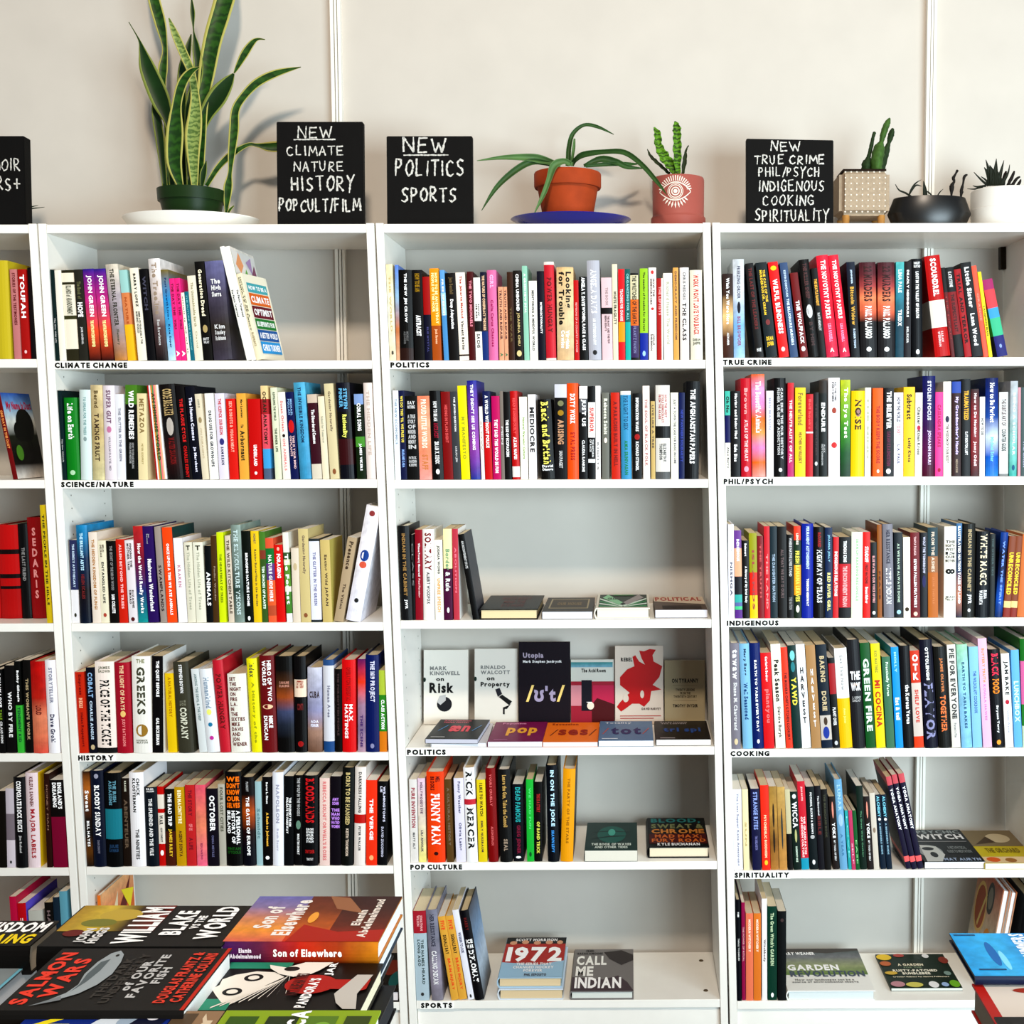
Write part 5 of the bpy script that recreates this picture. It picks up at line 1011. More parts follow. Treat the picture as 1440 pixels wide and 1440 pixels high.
def chalkboard(label, uL, uR, vt, Y, lines, seed, thick=.022, lean=.05, tr=0):
    random.seed(seed)
    a = at(uL, vt, Y+.012); c = at(uR, vt, Y+.012); z = SH[1, 0]+.001; w = c.x-a.x; h = (a.z-z)/math.cos(lean)
    root = empty('chalkboard_sign', (a.x, Y, z), label, 'sign', 'chalkboard signs on top of the bookcases')
    root.rotation_euler = (-lean, 0, 0)
    m = mat('0d0a08', .75, 'chalkboard', bump=.5, noise=.5, scale=30)
    v = boxv(0, w, 0, thick, 0, h); v[5] = (v[5][0], v[5][1], h+tr); v[6] = (v[6][0], v[6][1], h+tr)
    o = obj('board', v, BF, m, root); soften(o, .0015, 2)
    # wooden easel foot behind
    box('back_foot', w*.35, w*.65, thick+.0005, thick+.03, .001, .012, mat('b89060', .6, 'wood', noise=.2), root)
    V=[]; Fc=[]
    for txt, s0, s1, t0, t1 in lines:      # fractions of width and height
        AW = {'I':.5, ' ':.45, '/':.6, 'W':1.15, 'M':1.15}; adv = [AW.get(q_, 1.) for q_ in txt]; tot = sum(adv); ch = (t1-t0)*h; run = 0
        for i, chh in enumerate(txt):
            cw = (s1-s0)*w/tot*(1.15 if chh in 'WM' else 1); ox = s0*w+(s1-s0)*w*run/tot; run += adv[i]; oy = t0*h+random.uniform(-.06,.06)*ch; kx = cw*random.uniform(.82,.95); ky = ch*random.uniform(.9,1.08); sl = random.uniform(-.08,.12)
            if txt == '_': oy = t0*h; ky = .002; kx = (s1-s0)*w; sl = 0
            for st in STK.get(chh, []):
                P = [(ox+(x+sl*y)*kx, oy+y*ky) for x, y in st]
                Q = []
                for (x0,y0),(x1,y1) in zip(P, P[1:]):
                    L = math.hypot(x1-x0, y1-y0); m_ = max(1, int(L/.004))
                    for j in range(m_): Q.append((x0+(x1-x0)*j/m_+random.uniform(-.0004,.0004), y0+(y1-y0)*j/m_+random.uniform(-.0004,.0004)))
                Q.append(P[-1])
                for (x0,y0),(x1,y1) in zip(Q, Q[1:]):
                    L = math.hypot(x1-x0, y1-y0) or 1e-6; hw = random.uniform(.0009,.0021)*(1.25 if ch > .028 else .9); nx, ny = -(y1-y0)/L*hw, (x1-x0)/L*hw; ex, ey = (x1-x0)/L*.0006, (y1-y0)/L*.0006
                    k = len(V); V += [(x0-nx-ex, -.0006, y0-ny-ey), (x1-nx+ex, -.0006, y1-ny+ey), (x1+nx+ex, -.0006, y1+ny+ey), (x0+nx-ex, -.0006, y0+ny-ey)]; Fc.append((k,k+1,k+2,k+3))
    obj('lettering', V, Fc, mat('e8e6e0', .9, 'chalk', noise=.35, scale=400), root)
    random.seed(seed+1)
    return root
chalkboard('black chalkboard reading NEW CLIMATE NATURE HISTORY POPCULT/FILM', 388.5, 510, 171, .05, [('NEW',.25,.66,.845,.95),('_',.2,.68,.83,.835),('CLIMATE',.12,.8,.68,.77),('NATURE',.2,.8,.53,.62),('HISTORY',.17,.93,.345,.475),('POPCULT/FILM',.02,.98,.15,.265)], 11)
chalkboard('smaller black chalkboard reading NEW POLITICS SPORTS', 543.5, 664, 191.5, .05, [('NEW',.2,.72,.82,.97),('_',.2,.72,.79,.8),('POLITICS',.1,.94,.56,.73),('SPORTS',.17,.84,.28,.43)], 23)
chalkboard('black chalkboard reading NEW TRUE CRIME PHIL/PSYCH INDIGENOUS COOKING SPIRITUALITY', 1049.5, 1172, 195, .05, [('NEW',.28,.63,.86,.97),('TRUE CRIME',.09,.92,.71,.81),('PHIL/PSYCH',.14,.86,.57,.67),('INDIGENOUS',.14,.92,.4,.52),('COOKING',.19,.8,.24,.35),('SPIRITUALITY',.1,.97,.06,.19)], 37, tr=-.004)
chalkboard('black chalkboard cut off by the left edge, reading MEMOIR', -88, 35, 192, .03, [('MEMOIR',.42,.98,.62,.75),('STARS+',.4,.97,.4,.54)], 51, thick=.034, lean=.03)

# ---------------------------------------------------------------- plants
ZT = SH[1, 0]+.001
def ribbon(name, pts, Y, m, parent, fold=.25, dy=0, edge=None, wav=0, thick=.0012, ox=0, oy=0, sc=1):
    """a leaf: centre line and half width in pixels of a crop, bent blade with a keel, optional pale margins"""
    P=[]
    for i,(x,y,hw) in enumerate(pts):
        Yk = Y+dy*(i/(len(pts)-1)); p = at(ox+x/sc, oy+y/sc, Yk); P.append((p, hw/sc*(Yk-CY)/F))
    Q=[]      # Catmull-Rom
    n=len(P)
    for i in range(n-1):
        p0,p1,p2,p3 = P[max(i-1,0)],P[i],P[i+1],P[min(i+2,n-1)]
        for k in range(5):
            t=k/5
            q=.5*((2*p1[0])+(p2[0]-p0[0])*t+(2*p0[0]-5*p1[0]+4*p2[0]-p3[0])*t*t+(3*p1[0]-p0[0]-3*p2[0]+p3[0])*t**3)
            w=.5*((2*p1[1])+(p2[1]-p0[1])*t+(2*p0[1]-5*p1[1]+4*p2[1]-p3[1])*t*t+(3*p1[1]-p0[1]-3*p2[1]+p3[1])*t**3)
            Q.append((q,max(w,.0006)))
    Q.append(P[-1])
    us=[-1,-.74,-.4,0,.4,.74,1]; V=[];Fc=[];ix=[]
    loc = parent.location
    for i,(q,w) in enumerate(Q):
        a=Q[max(i-1,0)][0]; b=Q[min(i+1,len(Q)-1)][0]; t=(b-a); t.normalize()
        s=t.cross(Vector((0,-1,0))); s.normalize()
        for u in us:
            ww = w*(1+(wav*math.sin(i*1.9+(2 if u<0 else 0)) if abs(u)>.7 else 0))
            V.append(q+s*u*ww+Vector((0, -(u*u)*w*fold, 0))-loc)
    k=len(us)
    for i in range(len(Q)-1):
        for j in range(k-1):
            Fc.append((i*k+j,i*k+j+1,(i+1)*k+j+1,(i+1)*k+j)); ix.append(1 if edge and j in (0,k-2) else 0)
    # back side
    N=len(V); V += [v+Vector((0,thick,0)) for v in V]
    F2=[tuple(q+N for q in reversed(f)) for f in Fc]; B=[]
    for i in range(len(Q)-1):
        B += [(i*k,(i+1)*k,(i+1)*k+N,i*k+N),(i*k+k-1,i*k+k-1+N,(i+1)*k+k-1+N,(i+1)*k+k-1)]
    B += [tuple(range(k))+tuple(range(N+k-1,N-1,-1)), tuple(reversed(range(N-k,N)))+tuple(range(2*N-k,2*N))]
    return obj(name, V, Fc+F2+B, [m]+([edge] if edge else []), parent, ix+ix+[ (1 if edge else 0)]*len(B), smooth=True)
def tube(name, pts, Y, m, parent, ox=0, oy=0, sc=1, ribs=0, dy=0, n=12):
    P=[]
    for i,(x,y,hw) in enumerate(pts):
        Yk=Y+dy*i/(len(pts)-1); P.append((at(ox+x/sc, oy+y/sc, Yk), hw/sc*(Yk-CY)/F))
    Q=[]; k_=len(P)
    for i in range(k_-1):
        p0,p1,p2,p3=P[max(i-1,0)],P[i],P[i+1],P[min(i+2,k_-1)]
        for k in range(4):
            t=k/4; f=lambda j:.5*((2*p1[j])+(p2[j]-p0[j])*t+(2*p0[j]-5*p1[j]+4*p2[j]-p3[j])*t*t+(3*p1[j]-p0[j]-3*p2[j]+p3[j])*t**3)
            Q.append((f(0),max(f(1),.0006)))
    Q.append(P[-1]); q,w=Q[-1]; t=(Q[-1][0]-Q[-2][0]).normalized(); Q.append((q+t*w*.5,w*.7)); Q.append((q+t*w*.8,w*.15))
    V=[];Fc=[];loc=parent.location
    for i,(q,w) in enumerate(Q):
        a=Q[max(i-1,0)][0]; b=Q[min(i+1,len(Q)-1)][0]; t=(b-a).normalized(); s=t.cross(Vector((0,1,0))).normalized(); u=t.cross(s)
        for j in range(n):
            an=2*math.pi*j/n; r=w*(1+(.14*math.cos(an*ribs)+.08*math.sin(i*2.4) if ribs else 0)); V.append(q+s*r*math.cos(an)+u*r*math.sin(an)-loc)
    for i in range(len(Q)-1):
        for j in range(n): Fc.append((i*n+j,i*n+(j+1)%n,(i+1)*n+(j+1)%n,(i+1)*n+j))
    Fc.append(tuple(reversed(range(n)))); Fc.append(tuple(range((len(Q)-1)*n,len(Q)*n)))
    return obj(name,V,Fc,m,parent,smooth=True)
def leafmat(name, c1, c2, scale=18):
    m=mat(c1,.4,name); nt=m.node_tree; b=nt.nodes['Principled BSDF']
    tc=nt.nodes.new('ShaderNodeTexCoord'); w=nt.nodes.new('ShaderNodeTexWave'); w.bands_direction='Z'; w.inputs['Scale'].default_value=scale; w.inputs['Distortion'].default_value=7; w.inputs['Detail'].default_value=3; w.inputs['Detail Scale'].default_value=3
    nt.links.new(tc.outputs['Object'],w.inputs['Vector']); mx=nt.nodes.new('ShaderNodeMix'); mx.data_type='RGBA'; mx.inputs[6].default_value=lin(c1); mx.inputs[7].default_value=lin(c2)
    nt.links.new(w.outputs[1],mx.inputs[0]); nt.links.new(mx.outputs[2],b.inputs['Base Color']); return m
def potloc(u, v, Y):
    p=at(u,v,Y); return Vector((p.x,Y,ZT))
def zof(v, Y, u=720): return at(u,v,Y).z
def pxs(w, Y): return w*(Y-CY)/F

# snake plant in a green nursery pot, on a white oval tray
YP=.15
tray = empty('tray', potloc(160+480/4.364, 314, YP), 'white oval tray under the tall snake plant', 'tray')
L=tray.location; r=pxs(400/4.364, YP); hz=zof(1293/4.364, YP-r*.8, 270)-ZT
lathe('dish', [(.0001,0),(r*.78,0),(r*.9,hz*.35),(r,hz),(r*1.0,hz+.002),(r*.97,hz+.001),(r*.86,hz*.4),(r*.75,.004),(.0001,.004)], mat('eceae4',.35,'enamel'), tray, n=56, sy=.8)
sp = empty('snake_plant', potloc(160+482/4.364, 314, YP), 'tall snake plant in a green nursery pot standing on the white tray', 'plant')
L=sp.location; L.z=ZT+.006; sp.location=L
rr=pxs(197/4.364,YP); zr=zof(1140/4.364,YP-rr*.8,270)-L.z; zl=zof(1205/4.364,YP-rr,270)-L.z
lathe('pot', [(.0001,0),(rr*.72,0),(rr*.92,zl),(rr*.98,zl),(rr*1.0,zr),(rr*.95,zr),(rr*.93,zr-.01),(.0001,zr-.01)], mat('2c4423',.4,'nursery'), sp, n=48)
lathe('soil', [(.0001,zr-.012),(rr*.92,zr-.009),(.0001,zr-.005)], mat('3a2c20',.95,'soil',bump=1,noise=.5,scale=120), sp, n=24)
g1=leafmat('snake','2a4a22','3c6428',14); g2=leafmat('snakepale','98a868','627a44',26); g3=mat('2a4a24',.4,'snakedark',noise=.4,scale=30); ye=mat('b8b46c',.45,'margin')
LV=[(g3,-.00,.03,[(315,1140,16),(300,1000,20),(285,850,28),(262,700,26),(252,620,14),(256,560,3)]),
(g3,.0,-.02,[(360,1140,18),(352,900,22),(340,760,26),(290,610,58),(215,430,50),(180,320,24),(155,245,6),(92,135,2)]),
(g1,.03,.05,[(345,1140,20),(330,800,18),(308,540,14),(303,430,30),(315,300,16),(290,150,34),(250,0,36),(215,-160,26),(190,-300,3)]),
(g3,.03,.03,[(440,1140,15),(425,700,25),(420,480,28),(450,330,25),(475,210,3)]),
(g3,.02,.02,[(470,1140,20),(465,700,30),(520,450,30),(508,300,24),(490,190,4),(485,80,14),(478,0,5),(474,-60,2)]),
(g1,.01,.04,[(530,1140,20),(540,860,28),(548,640,34),(575,450,50),(612,250,56),(662,80,60),(705,-80,55),(740,-300,3)]),
(g2,-.03,.0,[(498,1140,20),(490,960,38),(492,830,50),(502,710,42),(500,580,26),(475,440,24),(430,330,26),(378,210,22),(338,110,4)]),
(g1,-.04,-.03,[(410,1140,20),(375,1000,46),(380,820,52),(388,650,30),(420,520,30),(470,445,22),(524,412,3)]),
(g3,.02,.0,[(520,1140,15),(535,860,16),(565,720,40),(640,600,58),(700,510,38),(736,452,6)]),
(g1,.01,.0,[(738,450,4),(760,410,14),(805,330,24),(850,265,18),(885,240,8),(928,243,2)]),
(g1,.0,.02,[(690,1305,8),(702,1160,28),(714,1060,13),(724,950,22),(740,800,30),(748,680,26),(792,600,24),(880,510,26),(1000,450,22),(1148,411,2)]),
(g1,.02,.03,[(570,1140,14),(640,1030,18),(720,950,20),(820,890,12),(880,892,12),(950,902,28),(1020,900,30),(1100,890,3)]),
(g3,-.02,.0,[(540,1140,12),(552,1060,20),(568,988,2)]),
(g1,-.01,.0,[(700,1310,6),(715,1285,8),(738,1262,2)])]
for m_,y0,dy,pts in LV:
    ribbon('leaf',pts,YP+y0,m_,sp,fold=.28,dy=dy,edge=ye if m_ is not g3 else mat('8a9450',.45,'margin2'),ox=160,oy=0,sc=4.364)
# hidden spider plant behind the cut-off chalkboard
sd = empty('plant_pot', potloc(14, 314, .17), 'small plant with two leaf tips showing behind the cut-off chalkboard', 'plant')
lathe('pot', [(.0001,0),(.022,0),(.028,.03),(.026,.03),(.0001,.026)], mat('8a6048',.6,'clay'), sd, n=24)
ribbon('leaf',[(180,1120,6),(280,1060,6),(340,1048,7),(430,1030,1)],.16,g3,sd,ox=0,oy=160,sc=8)
ribbon('leaf',[(180,1130,6),(290,1080,6),(360,1066,7),(500,1050,1)],.17,g3,sd,ox=0,oy=160,sc=8)

# aloe in a terracotta pot, on a blue plate
YP=.14; ox,oy,sc=670,160,4.235
bp = empty('plate', potloc(ox+563/sc,314,YP), 'cobalt blue plate under the terracotta aloe pot', 'plate')
r=pxs(353/sc,YP); hz=zof(oy+584/sc,YP-r*.78,800)-ZT
lathe('dish', [(.0001,0),(r*.6,0),(r*.72,hz*.25),(r,hz),(r*.99,hz+.002),(r*.7,hz*.4),(r*.58,.005),(.0001,.005)], mat('16248c',.12,'glaze',spec=.6), bp, n=64, sy=.78)
al = empty('aloe_plant', potloc(ox+545/sc,314,YP), 'aloe with arching leaves in a terracotta pot on the blue plate', 'plant')
L=al.location; L.z=ZT+.006; al.location=L
rr=pxs(196/sc,YP); zr=zof(oy+315/sc,YP-rr,800)-L.z; zl=zof(oy+408/sc,YP-rr,800)-L.z
tc_=mat('b4562c',.75,'terracotta',noise=.25,scale=22,bump=.2)
lathe('pot', [(.0001,0),(rr*.68,0),(rr*.9,zl),(rr*.98,zl),(rr*1.0,zl+.004),(rr*1.0,zr-.003),(rr*.98,zr),(rr*.9,zr),(rr*.86,zr-.014),(.0001,zr-.014)], tc_, al, n=56)
lathe('soil', [(.0001,zr-.016),(rr*.85,zr-.012),(.0001,zr-.008)], mat('3a2c20',.95,'soil',bump=1,noise=.5,scale=120), al, n=24)
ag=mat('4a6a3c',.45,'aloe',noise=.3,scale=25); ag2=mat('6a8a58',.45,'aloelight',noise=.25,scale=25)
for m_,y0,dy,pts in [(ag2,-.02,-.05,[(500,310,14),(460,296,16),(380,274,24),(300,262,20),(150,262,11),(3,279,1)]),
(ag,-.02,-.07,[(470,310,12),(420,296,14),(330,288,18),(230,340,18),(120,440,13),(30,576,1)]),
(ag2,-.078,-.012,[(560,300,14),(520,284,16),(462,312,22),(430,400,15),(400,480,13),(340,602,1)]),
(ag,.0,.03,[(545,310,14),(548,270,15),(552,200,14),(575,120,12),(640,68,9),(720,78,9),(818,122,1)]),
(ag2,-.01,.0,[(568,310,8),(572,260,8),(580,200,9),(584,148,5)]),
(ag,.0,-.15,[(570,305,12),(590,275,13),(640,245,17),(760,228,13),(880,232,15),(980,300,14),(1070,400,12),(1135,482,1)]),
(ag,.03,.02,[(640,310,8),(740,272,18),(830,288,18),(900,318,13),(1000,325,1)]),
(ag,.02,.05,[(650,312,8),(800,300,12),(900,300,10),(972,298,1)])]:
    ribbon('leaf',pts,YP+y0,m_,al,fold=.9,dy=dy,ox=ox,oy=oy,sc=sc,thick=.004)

# bird's-nest fern in the pink pot with an eye
YP=.135
fp = empty('potted_fern', potloc(ox+1202/sc,314,YP), 'small wavy-leaved fern in a dusty pink pot printed with a white eye', 'plant')
L=fp.location; rr=pxs(152/sc,YP); zr=zof(oy+356/sc,YP-rr,950)-L.z; zb=zof(oy+590/sc,YP-rr,950)-L.z
lathe('pot', [(.0001,0),(rr*1.03,0),(rr*1.06,.004),(rr*1.05,zb-.004),(rr*1.0,zb),(rr*.99,zb+.003),(rr*1.0,zr-.006),(rr*.97,zr),(rr*.92,zr),(rr*.9,zr-.012),(.0001,zr-.012)], mat('a8645a',.5,'pink'), fp, n=56)
lathe('soil', [(.0001,zr-.014),(rr*.89,zr-.011),(.0001,zr-.008)], mat('3a2c20',.95,'soil',bump=1,noise=.5,scale=120), fp, n=24)
fg=leafmat('fern','6e9a2c','36501c',30); fd=mat('3a4420',.6,'ferndark',noise=.5,scale=60)
for m_,y0,pts in [(fg,.0,[(1180,360,14),(1165,320,26),(1120,260,30),(1085,190,22),(1078,120,20),(1056,80,3)]),(fg,-.01,[(1200,360,14),(1196,240,24),(1195,140,23),(1192,80,22),(1182,44,4)]),
(fd,.01,[(1150,360,8),(1120,330,9),(1070,285,10),(1036,250,8),(1018,210,2)]),(fd,.0,[(1228,360,8),(1240,280,13),(1248,220,6),(1264,188,3)])]:
    ribbon('leaf',pts,YP+y0,m_,fp,fold=.4,ox=ox,oy=oy,sc=sc,wav=.17)
# printed eye, wrapped onto the round pot
cx,cz=(at(ox+1185/sc,oy+460/sc,YP-rr).x-L.x, at(ox+1185/sc,oy+460/sc,YP-rr).z-L.z); s_=pxs(1/sc,YP-rr)
def onpot(x,z): x=cx+x*s_; return (x, -math.sqrt(max(rr*rr-x*x,1e-6))-.0006, cz+z*s_)
V=[];Fc=[]
def ring(r0,r1,n=28,a0=0,a1=2*math.pi,sx=1,sz=1):
    for i in range(n):
        a=a0+(a1-a0)*i/n; b=a0+(a1-a0)*(i+1)/n; k=len(V)
        V.extend([onpot(r0*sx*math.cos(a),r0*sz*math.sin(a)),onpot(r1*sx*math.cos(a),r1*sz*math.sin(a)),onpot(r1*sx*math.cos(b),r1*sz*math.sin(b)),onpot(r0*sx*math.cos(b),r0*sz*math.sin(b))]); Fc.append((k,k+1,k+2,k+3))
ring(0.5,12); ring(18,25); ring(33,38); ring(42,46)
for i in range(24):     # almond outline
    for sg in (1,-1):
        x0,x1=-92+184*i/24,-92+184*(i+1)/24; z=lambda x: 52*(1-(x/92)**2)*sg; k=len(V)
        V.extend([onpot(x0,z(x0)-3),onpot(x1,z(x1)-3),onpot(x1,z(x1)+4),onpot(x0,z(x0)+4)]); Fc.append((k,k+1,k+2,k+3))
for i in range(19):     # lashes
    a=math.radians(12+156*i/18); k=len(V); c_,sn=math.cos(a),math.sin(a); r0,r1=60,92
    V.extend([onpot(r0*c_*1.15+2.2*sn,r0*sn-2.2*c_),onpot(r1*c_*1.05+3.2*sn,r1*sn-3.2*c_),onpot(r1*c_*1.05-3.2*sn,r1*sn+3.2*c_),onpot(r0*c_*1.15-2.2*sn,r0*sn+2.2*c_)]); Fc.append((k,k+1,k+2,k+3))
for i in range(9):      # drops
    a=math.radians(-35-110*i/8); c_,sn=math.cos(a),math.sin(a); k=len(V); r0,r1=56,100-8*abs(i-4)/4
    V.extend([onpot(r0*c_,r0*sn),onpot((r0+r1)/2*c_-5*sn,(r0+r1)/2*sn+5*c_),onpot(r1*c_,r1*sn),onpot((r0+r1)/2*c_+5*sn,(r0+r1)/2*sn-5*c_)]); Fc.append((k,k+1,k+2,k+3))
ec=obj('emblem',V,Fc,mat('e8dcd0',.6,'print'),fp,smooth=False)

# cactus in a square dotted planter on wooden feet
YP=.13; ox,oy,sc=1030,150,6
cp = empty('potted_cactus', potloc(ox+1125/sc,311,YP), 'upright cactus in a square dotted stone-coloured planter on wooden feet', 'plant')
L=cp.location; p0=at(ox+905/sc,oy+915/sc,YP-.055); p1=at(ox+1335/sc,oy+523/sc,YP-.055)
hw=(p1.x-p0.x)/2; cxp=(p0.x+p1.x)/2-L.x; z0=p0.z-L.z; z1=p1.z-L.z; dp=.055
pm=mat('b4a490',.8,'stone',noise=.2,scale=150,bump=.3)
yaw_=.10
body_=box('pot', cxp-hw, cxp+hw, -dp, dp, z0, z1, pm, cp); soften(body_, .012, 3)
top_=box('soil', cxp-hw*.86, cxp+hw*.86, -dp*.84, dp*.84, z1-.004, z1+.0012, mat('3a2c20',.95,'soil',bump=1,noise=.5,scale=120), cp)
dm=mat('efe6d8',.5,'dots')
V=[];Fc=[]
for i in range(8):
    for j in range(8):
        x=cxp-hw+.013+(2*hw-.026)*i/7; z=z0+.008+(z1-z0-.016)*j/7; k=len(V)
        for rr_,yy in ((.0021,0),(.0015,-.0012),(.0002,-.0016)):
            for q_ in range(8): V.append((x+rr_*math.cos(q_*math.pi/4),-dp-.0002+yy,z+rr_*math.sin(q_*math.pi/4)))
        for a_ in (0,8):
            for q_ in range(8): Fc.append((k+a_+q_,k+a_+(q_+1)%8,k+a_+8+(q_+1)%8,k+a_+8+q_))
        Fc.append(tuple(range(k+16,k+24)))
tag(obj('raised_dots',V,Fc,dm,cp),kind='stuff')
for sx_ in (-1,1):
    for sy_ in (-1,1):
        lathe('foot',[(.0001,0),(.0085,0),(.0095,z0+.002),(.0001,z0+.002)],mat('c09458',.6,'beech',noise=.2),cp,(cxp+sx_*(hw-.018),sy_*(dp-.018),0),16)
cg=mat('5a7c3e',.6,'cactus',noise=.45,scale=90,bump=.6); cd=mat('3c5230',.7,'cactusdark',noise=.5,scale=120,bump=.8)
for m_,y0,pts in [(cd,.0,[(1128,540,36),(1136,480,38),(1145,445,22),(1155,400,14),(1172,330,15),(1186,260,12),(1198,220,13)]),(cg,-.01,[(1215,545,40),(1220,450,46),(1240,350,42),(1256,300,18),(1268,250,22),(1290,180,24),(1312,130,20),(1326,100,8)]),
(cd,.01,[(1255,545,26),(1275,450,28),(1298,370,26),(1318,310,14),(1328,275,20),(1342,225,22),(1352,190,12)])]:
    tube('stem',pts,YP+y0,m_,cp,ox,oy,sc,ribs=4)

# black bowl of succulents
YP=.12; ox,oy,sc=1220,200,6.545
bb = empty('succulent_bowl', potloc(ox+565/sc,311,YP), 'low wide black bowl with thin dry succulents, between two pots', 'plant')
L=bb.location; rr=pxs(378/sc,YP); zr=zof(oy+488/sc,YP-rr*.5,1300)-L.z; zm=zof(oy+635/sc,YP-rr*.5,1300)-L.z
lathe('bowl', [(.0001,0),(rr*.83,0),(rr,zm),(rr*.86,zr),(rr*.82,zr),(rr*.8,zr-.01),(.0001,zr-.01)], mat('121110',.35,'blackglaze',spec=.5), bb, n=48, smooth=True, sy=.62)
lathe('soil', [(.0001,zr-.012),(rr*.79,zr-.009),(.0001,zr-.006)], mat('2c241c',.95,'soil2',bump=1,noise=.5,scale=120), bb, n=20, sy=.62)
sg=mat('2e3428',.6,'succ'); sb=mat('2a2420',.7,'dry')
for m_,pts in [(sg,[(400,500,8),(350,468,8),(290,440,6),(255,385,1)]),(sg,[(380,500,6),(400,440,8),(440,380,7),(495,345,1)]),(sg,[(380,490,5),(440,400,8),(500,405,1)]),(sg,[(530,500,22),(525,430,16),(515,355,2)]),(sg,[(640,500,5),(665,460,5),(697,430,1)]),(sg,[(600,500,5),(560,460,6),(520,440,1)])]:
    ribbon('leaf',pts,YP,m_,bb,fold=.5,ox=ox,oy=oy,sc=sc,thick=.002)
for pts in ([(772,500,5),(775,420,20),(778,395,16),(798,360,10),(790,330,14),(812,290,8),(826,262,12)],[(855,500,4),(865,440,14),(880,380,8),(890,320,12),(915,300,8)],[(862,500,5),(880,455,4)]):
    tube('stem',pts,YP-.01,sb,bb,ox,oy,sc,n=7,ribs=2)
# white pot with a spiky aloe
YP=.13
wp = empty('potted_succulent', potloc(ox+1250/sc,311,YP), 'dark spiky succulent in a round white pot, cut off by the right edge', 'plant')
L=wp.location; rr=pxs(298/sc,YP); zr=zof(oy+392/sc,YP-rr,1400)-L.z; zm=zof(oy+575/sc,YP-rr,1400)-L.z
lathe('pot', [(.0001,0),(rr*.86,0),(rr*.95,.012),(rr,zm),(rr*.985,zm+.001),(rr*.985,zr-.002),(rr*.96,zr),(rr*.9,zr),(rr*.89,zr-.008),(.0001,zr-.008)], mat('e4e2dc',.3,'glazewhite',spec=.5), wp, n=48)
lathe('soil', [(.0001,zr-.01),(rr*.88,zr-.008),(.0001,zr-.005)], mat('2c241c',.95,'soil2',bump=1,noise=.5,scale=120), wp, n=20)
for pts in ([(1130,400,20),(1110,300,18),(1075,230,1)],[(1140,400,22),(1115,260,14),(1090,160,1)],[(1150,400,26),(1150,300,28),(1125,210,1)],[(1170,400,24),(1175,280,22),(1187,150,1)],[(1200,400,20),(1225,280,14),(1257,165,1)],[(1225,400,18),(1290,290,9),(1310,205,1)],[(1110,400,10),(1050,350,8),(980,275,1)],[(1120,400,10),(1090,350,8),(1045,315,1)],[(1090,400,10),(1010,410,7),(970,398,1)],[(1060,410,10),(990,430,6),(918,428,1)],[(1210,400,18),(1220,340,16),(1195,260,1)]):
    ribbon('leaf',pts,YP-.01,sg,wp,fold=.6,ox=ox,oy=oy,sc=sc,thick=.003)
for pts in ([(1250,400,12),(1260,320,16),(1275,270,8)],[(1290,400,12),(1330,320,14),(1350,270,8)],[(1330,400,14),(1370,340,12),(1400,320,8)],[(1380,400,12),(1400,370,12),(1410,345,6)],[(1300,400,14),(1310,350,12),(1340,300,6)]):
    tube('stem',pts,YP,sb,wp,ox,oy,sc,n=7,ribs=2)

# ---------------------------------------------------------------- display tables in front with piles of books
def table(label, x0, x1, y0, y1, z):
    t=empty('display_table',((x0+x1)/2,(y0+y1)/2,0),label,'table'); L=t.location; wm=mat('7a5a3c',.5,'tablewood',noise=.3,scale=12)
    box('table_top',x0-L.x,x1-L.x,y0-L.y,y1-L.y,z-.03,z,wm,t,.003)
    for a in (x0+.05,x1-.1):
        for b in (y0+.05,y1-.1): box('leg',a-L.x,a-L.x+.05,b-L.y,b-L.y+.05,0,z-.031,wm,t)
TZ=.70
table('wooden display table under the pile of books at the bottom left', -1.3, .13, -2.0, -1.08, TZ)
table('wooden display table under the books at the bottom right corner', 1.12, 2.0, -2.0, -1.24, .66)
def pile(label, nL, nR, fL, zt, th, spine, prints, segs=(), hard=True, side=None, group='books piled on the display table at the bottom left', pages='efe8da', w=None, d=None):
    """book lying with its head to the left and its spine to the camera; near edge nL-nR, far left corner fL (pixels, on the plane of its cover)"""
    a=on(*nL,zt); b=on(*nR,zt); c=on(*fL,zt); X=(b-a).normalized(); Yv=Vector((-X.y,X.x,0)); ww=w or (b-a).length; dd=d or (c-a).dot(Yv)
    rt=book(label,th-.0015,dd,ww,spine,hard,side,segs,prints,group,pages)
    place(rt,(0,0,1),Yv,-X,b-Vector((0,0,th-.0007))); return rt
# cover coordinates of a pile book: first axis away from the camera, second axis from right to left
pile('dark book titled SALMON WARS with a silver fish, on the bottom left pile', (-8,1420),(258,1420),(56,1333), .80, .032, '1e1b18', [
 ('r',0,1,0,.022,'c83820'),('tv2','SALMON\nWARS',.08,.92,.755,.97,'e8503a'),('tvs','of OUR\nFAVORITE\nFISH',.18,.88,.25,.44,'c8c8c8'),('tvs','THE DARK\nUNDERBELLY',.1,.9,.44,.56,'4a4642'),('tvs','DOUGLAS FRANTZ &\nCATHERINE COLLINS',.1,.92,.05,.2,'e0503a'),
 ('p',[(.12,.78),(.16,.71),(.24,.64),(.38,.585),(.55,.56),(.75,.575),(.88,.6),(.95,.64),(.9,.68),(.75,.71),(.55,.715),(.38,.69),(.25,.71)],'a8b0b4'),('p',[(.26,.695),(.42,.66),(.6,.645),(.8,.65),(.75,.69),(.55,.7),(.38,.685)],'6a7478'),('p',[(.14,.7),(.05,.84),(.2,.72)],'8a9094'),('e',.86,.63,.02,.01,'202020')], side='1e1b18', pages='f4f0ea')
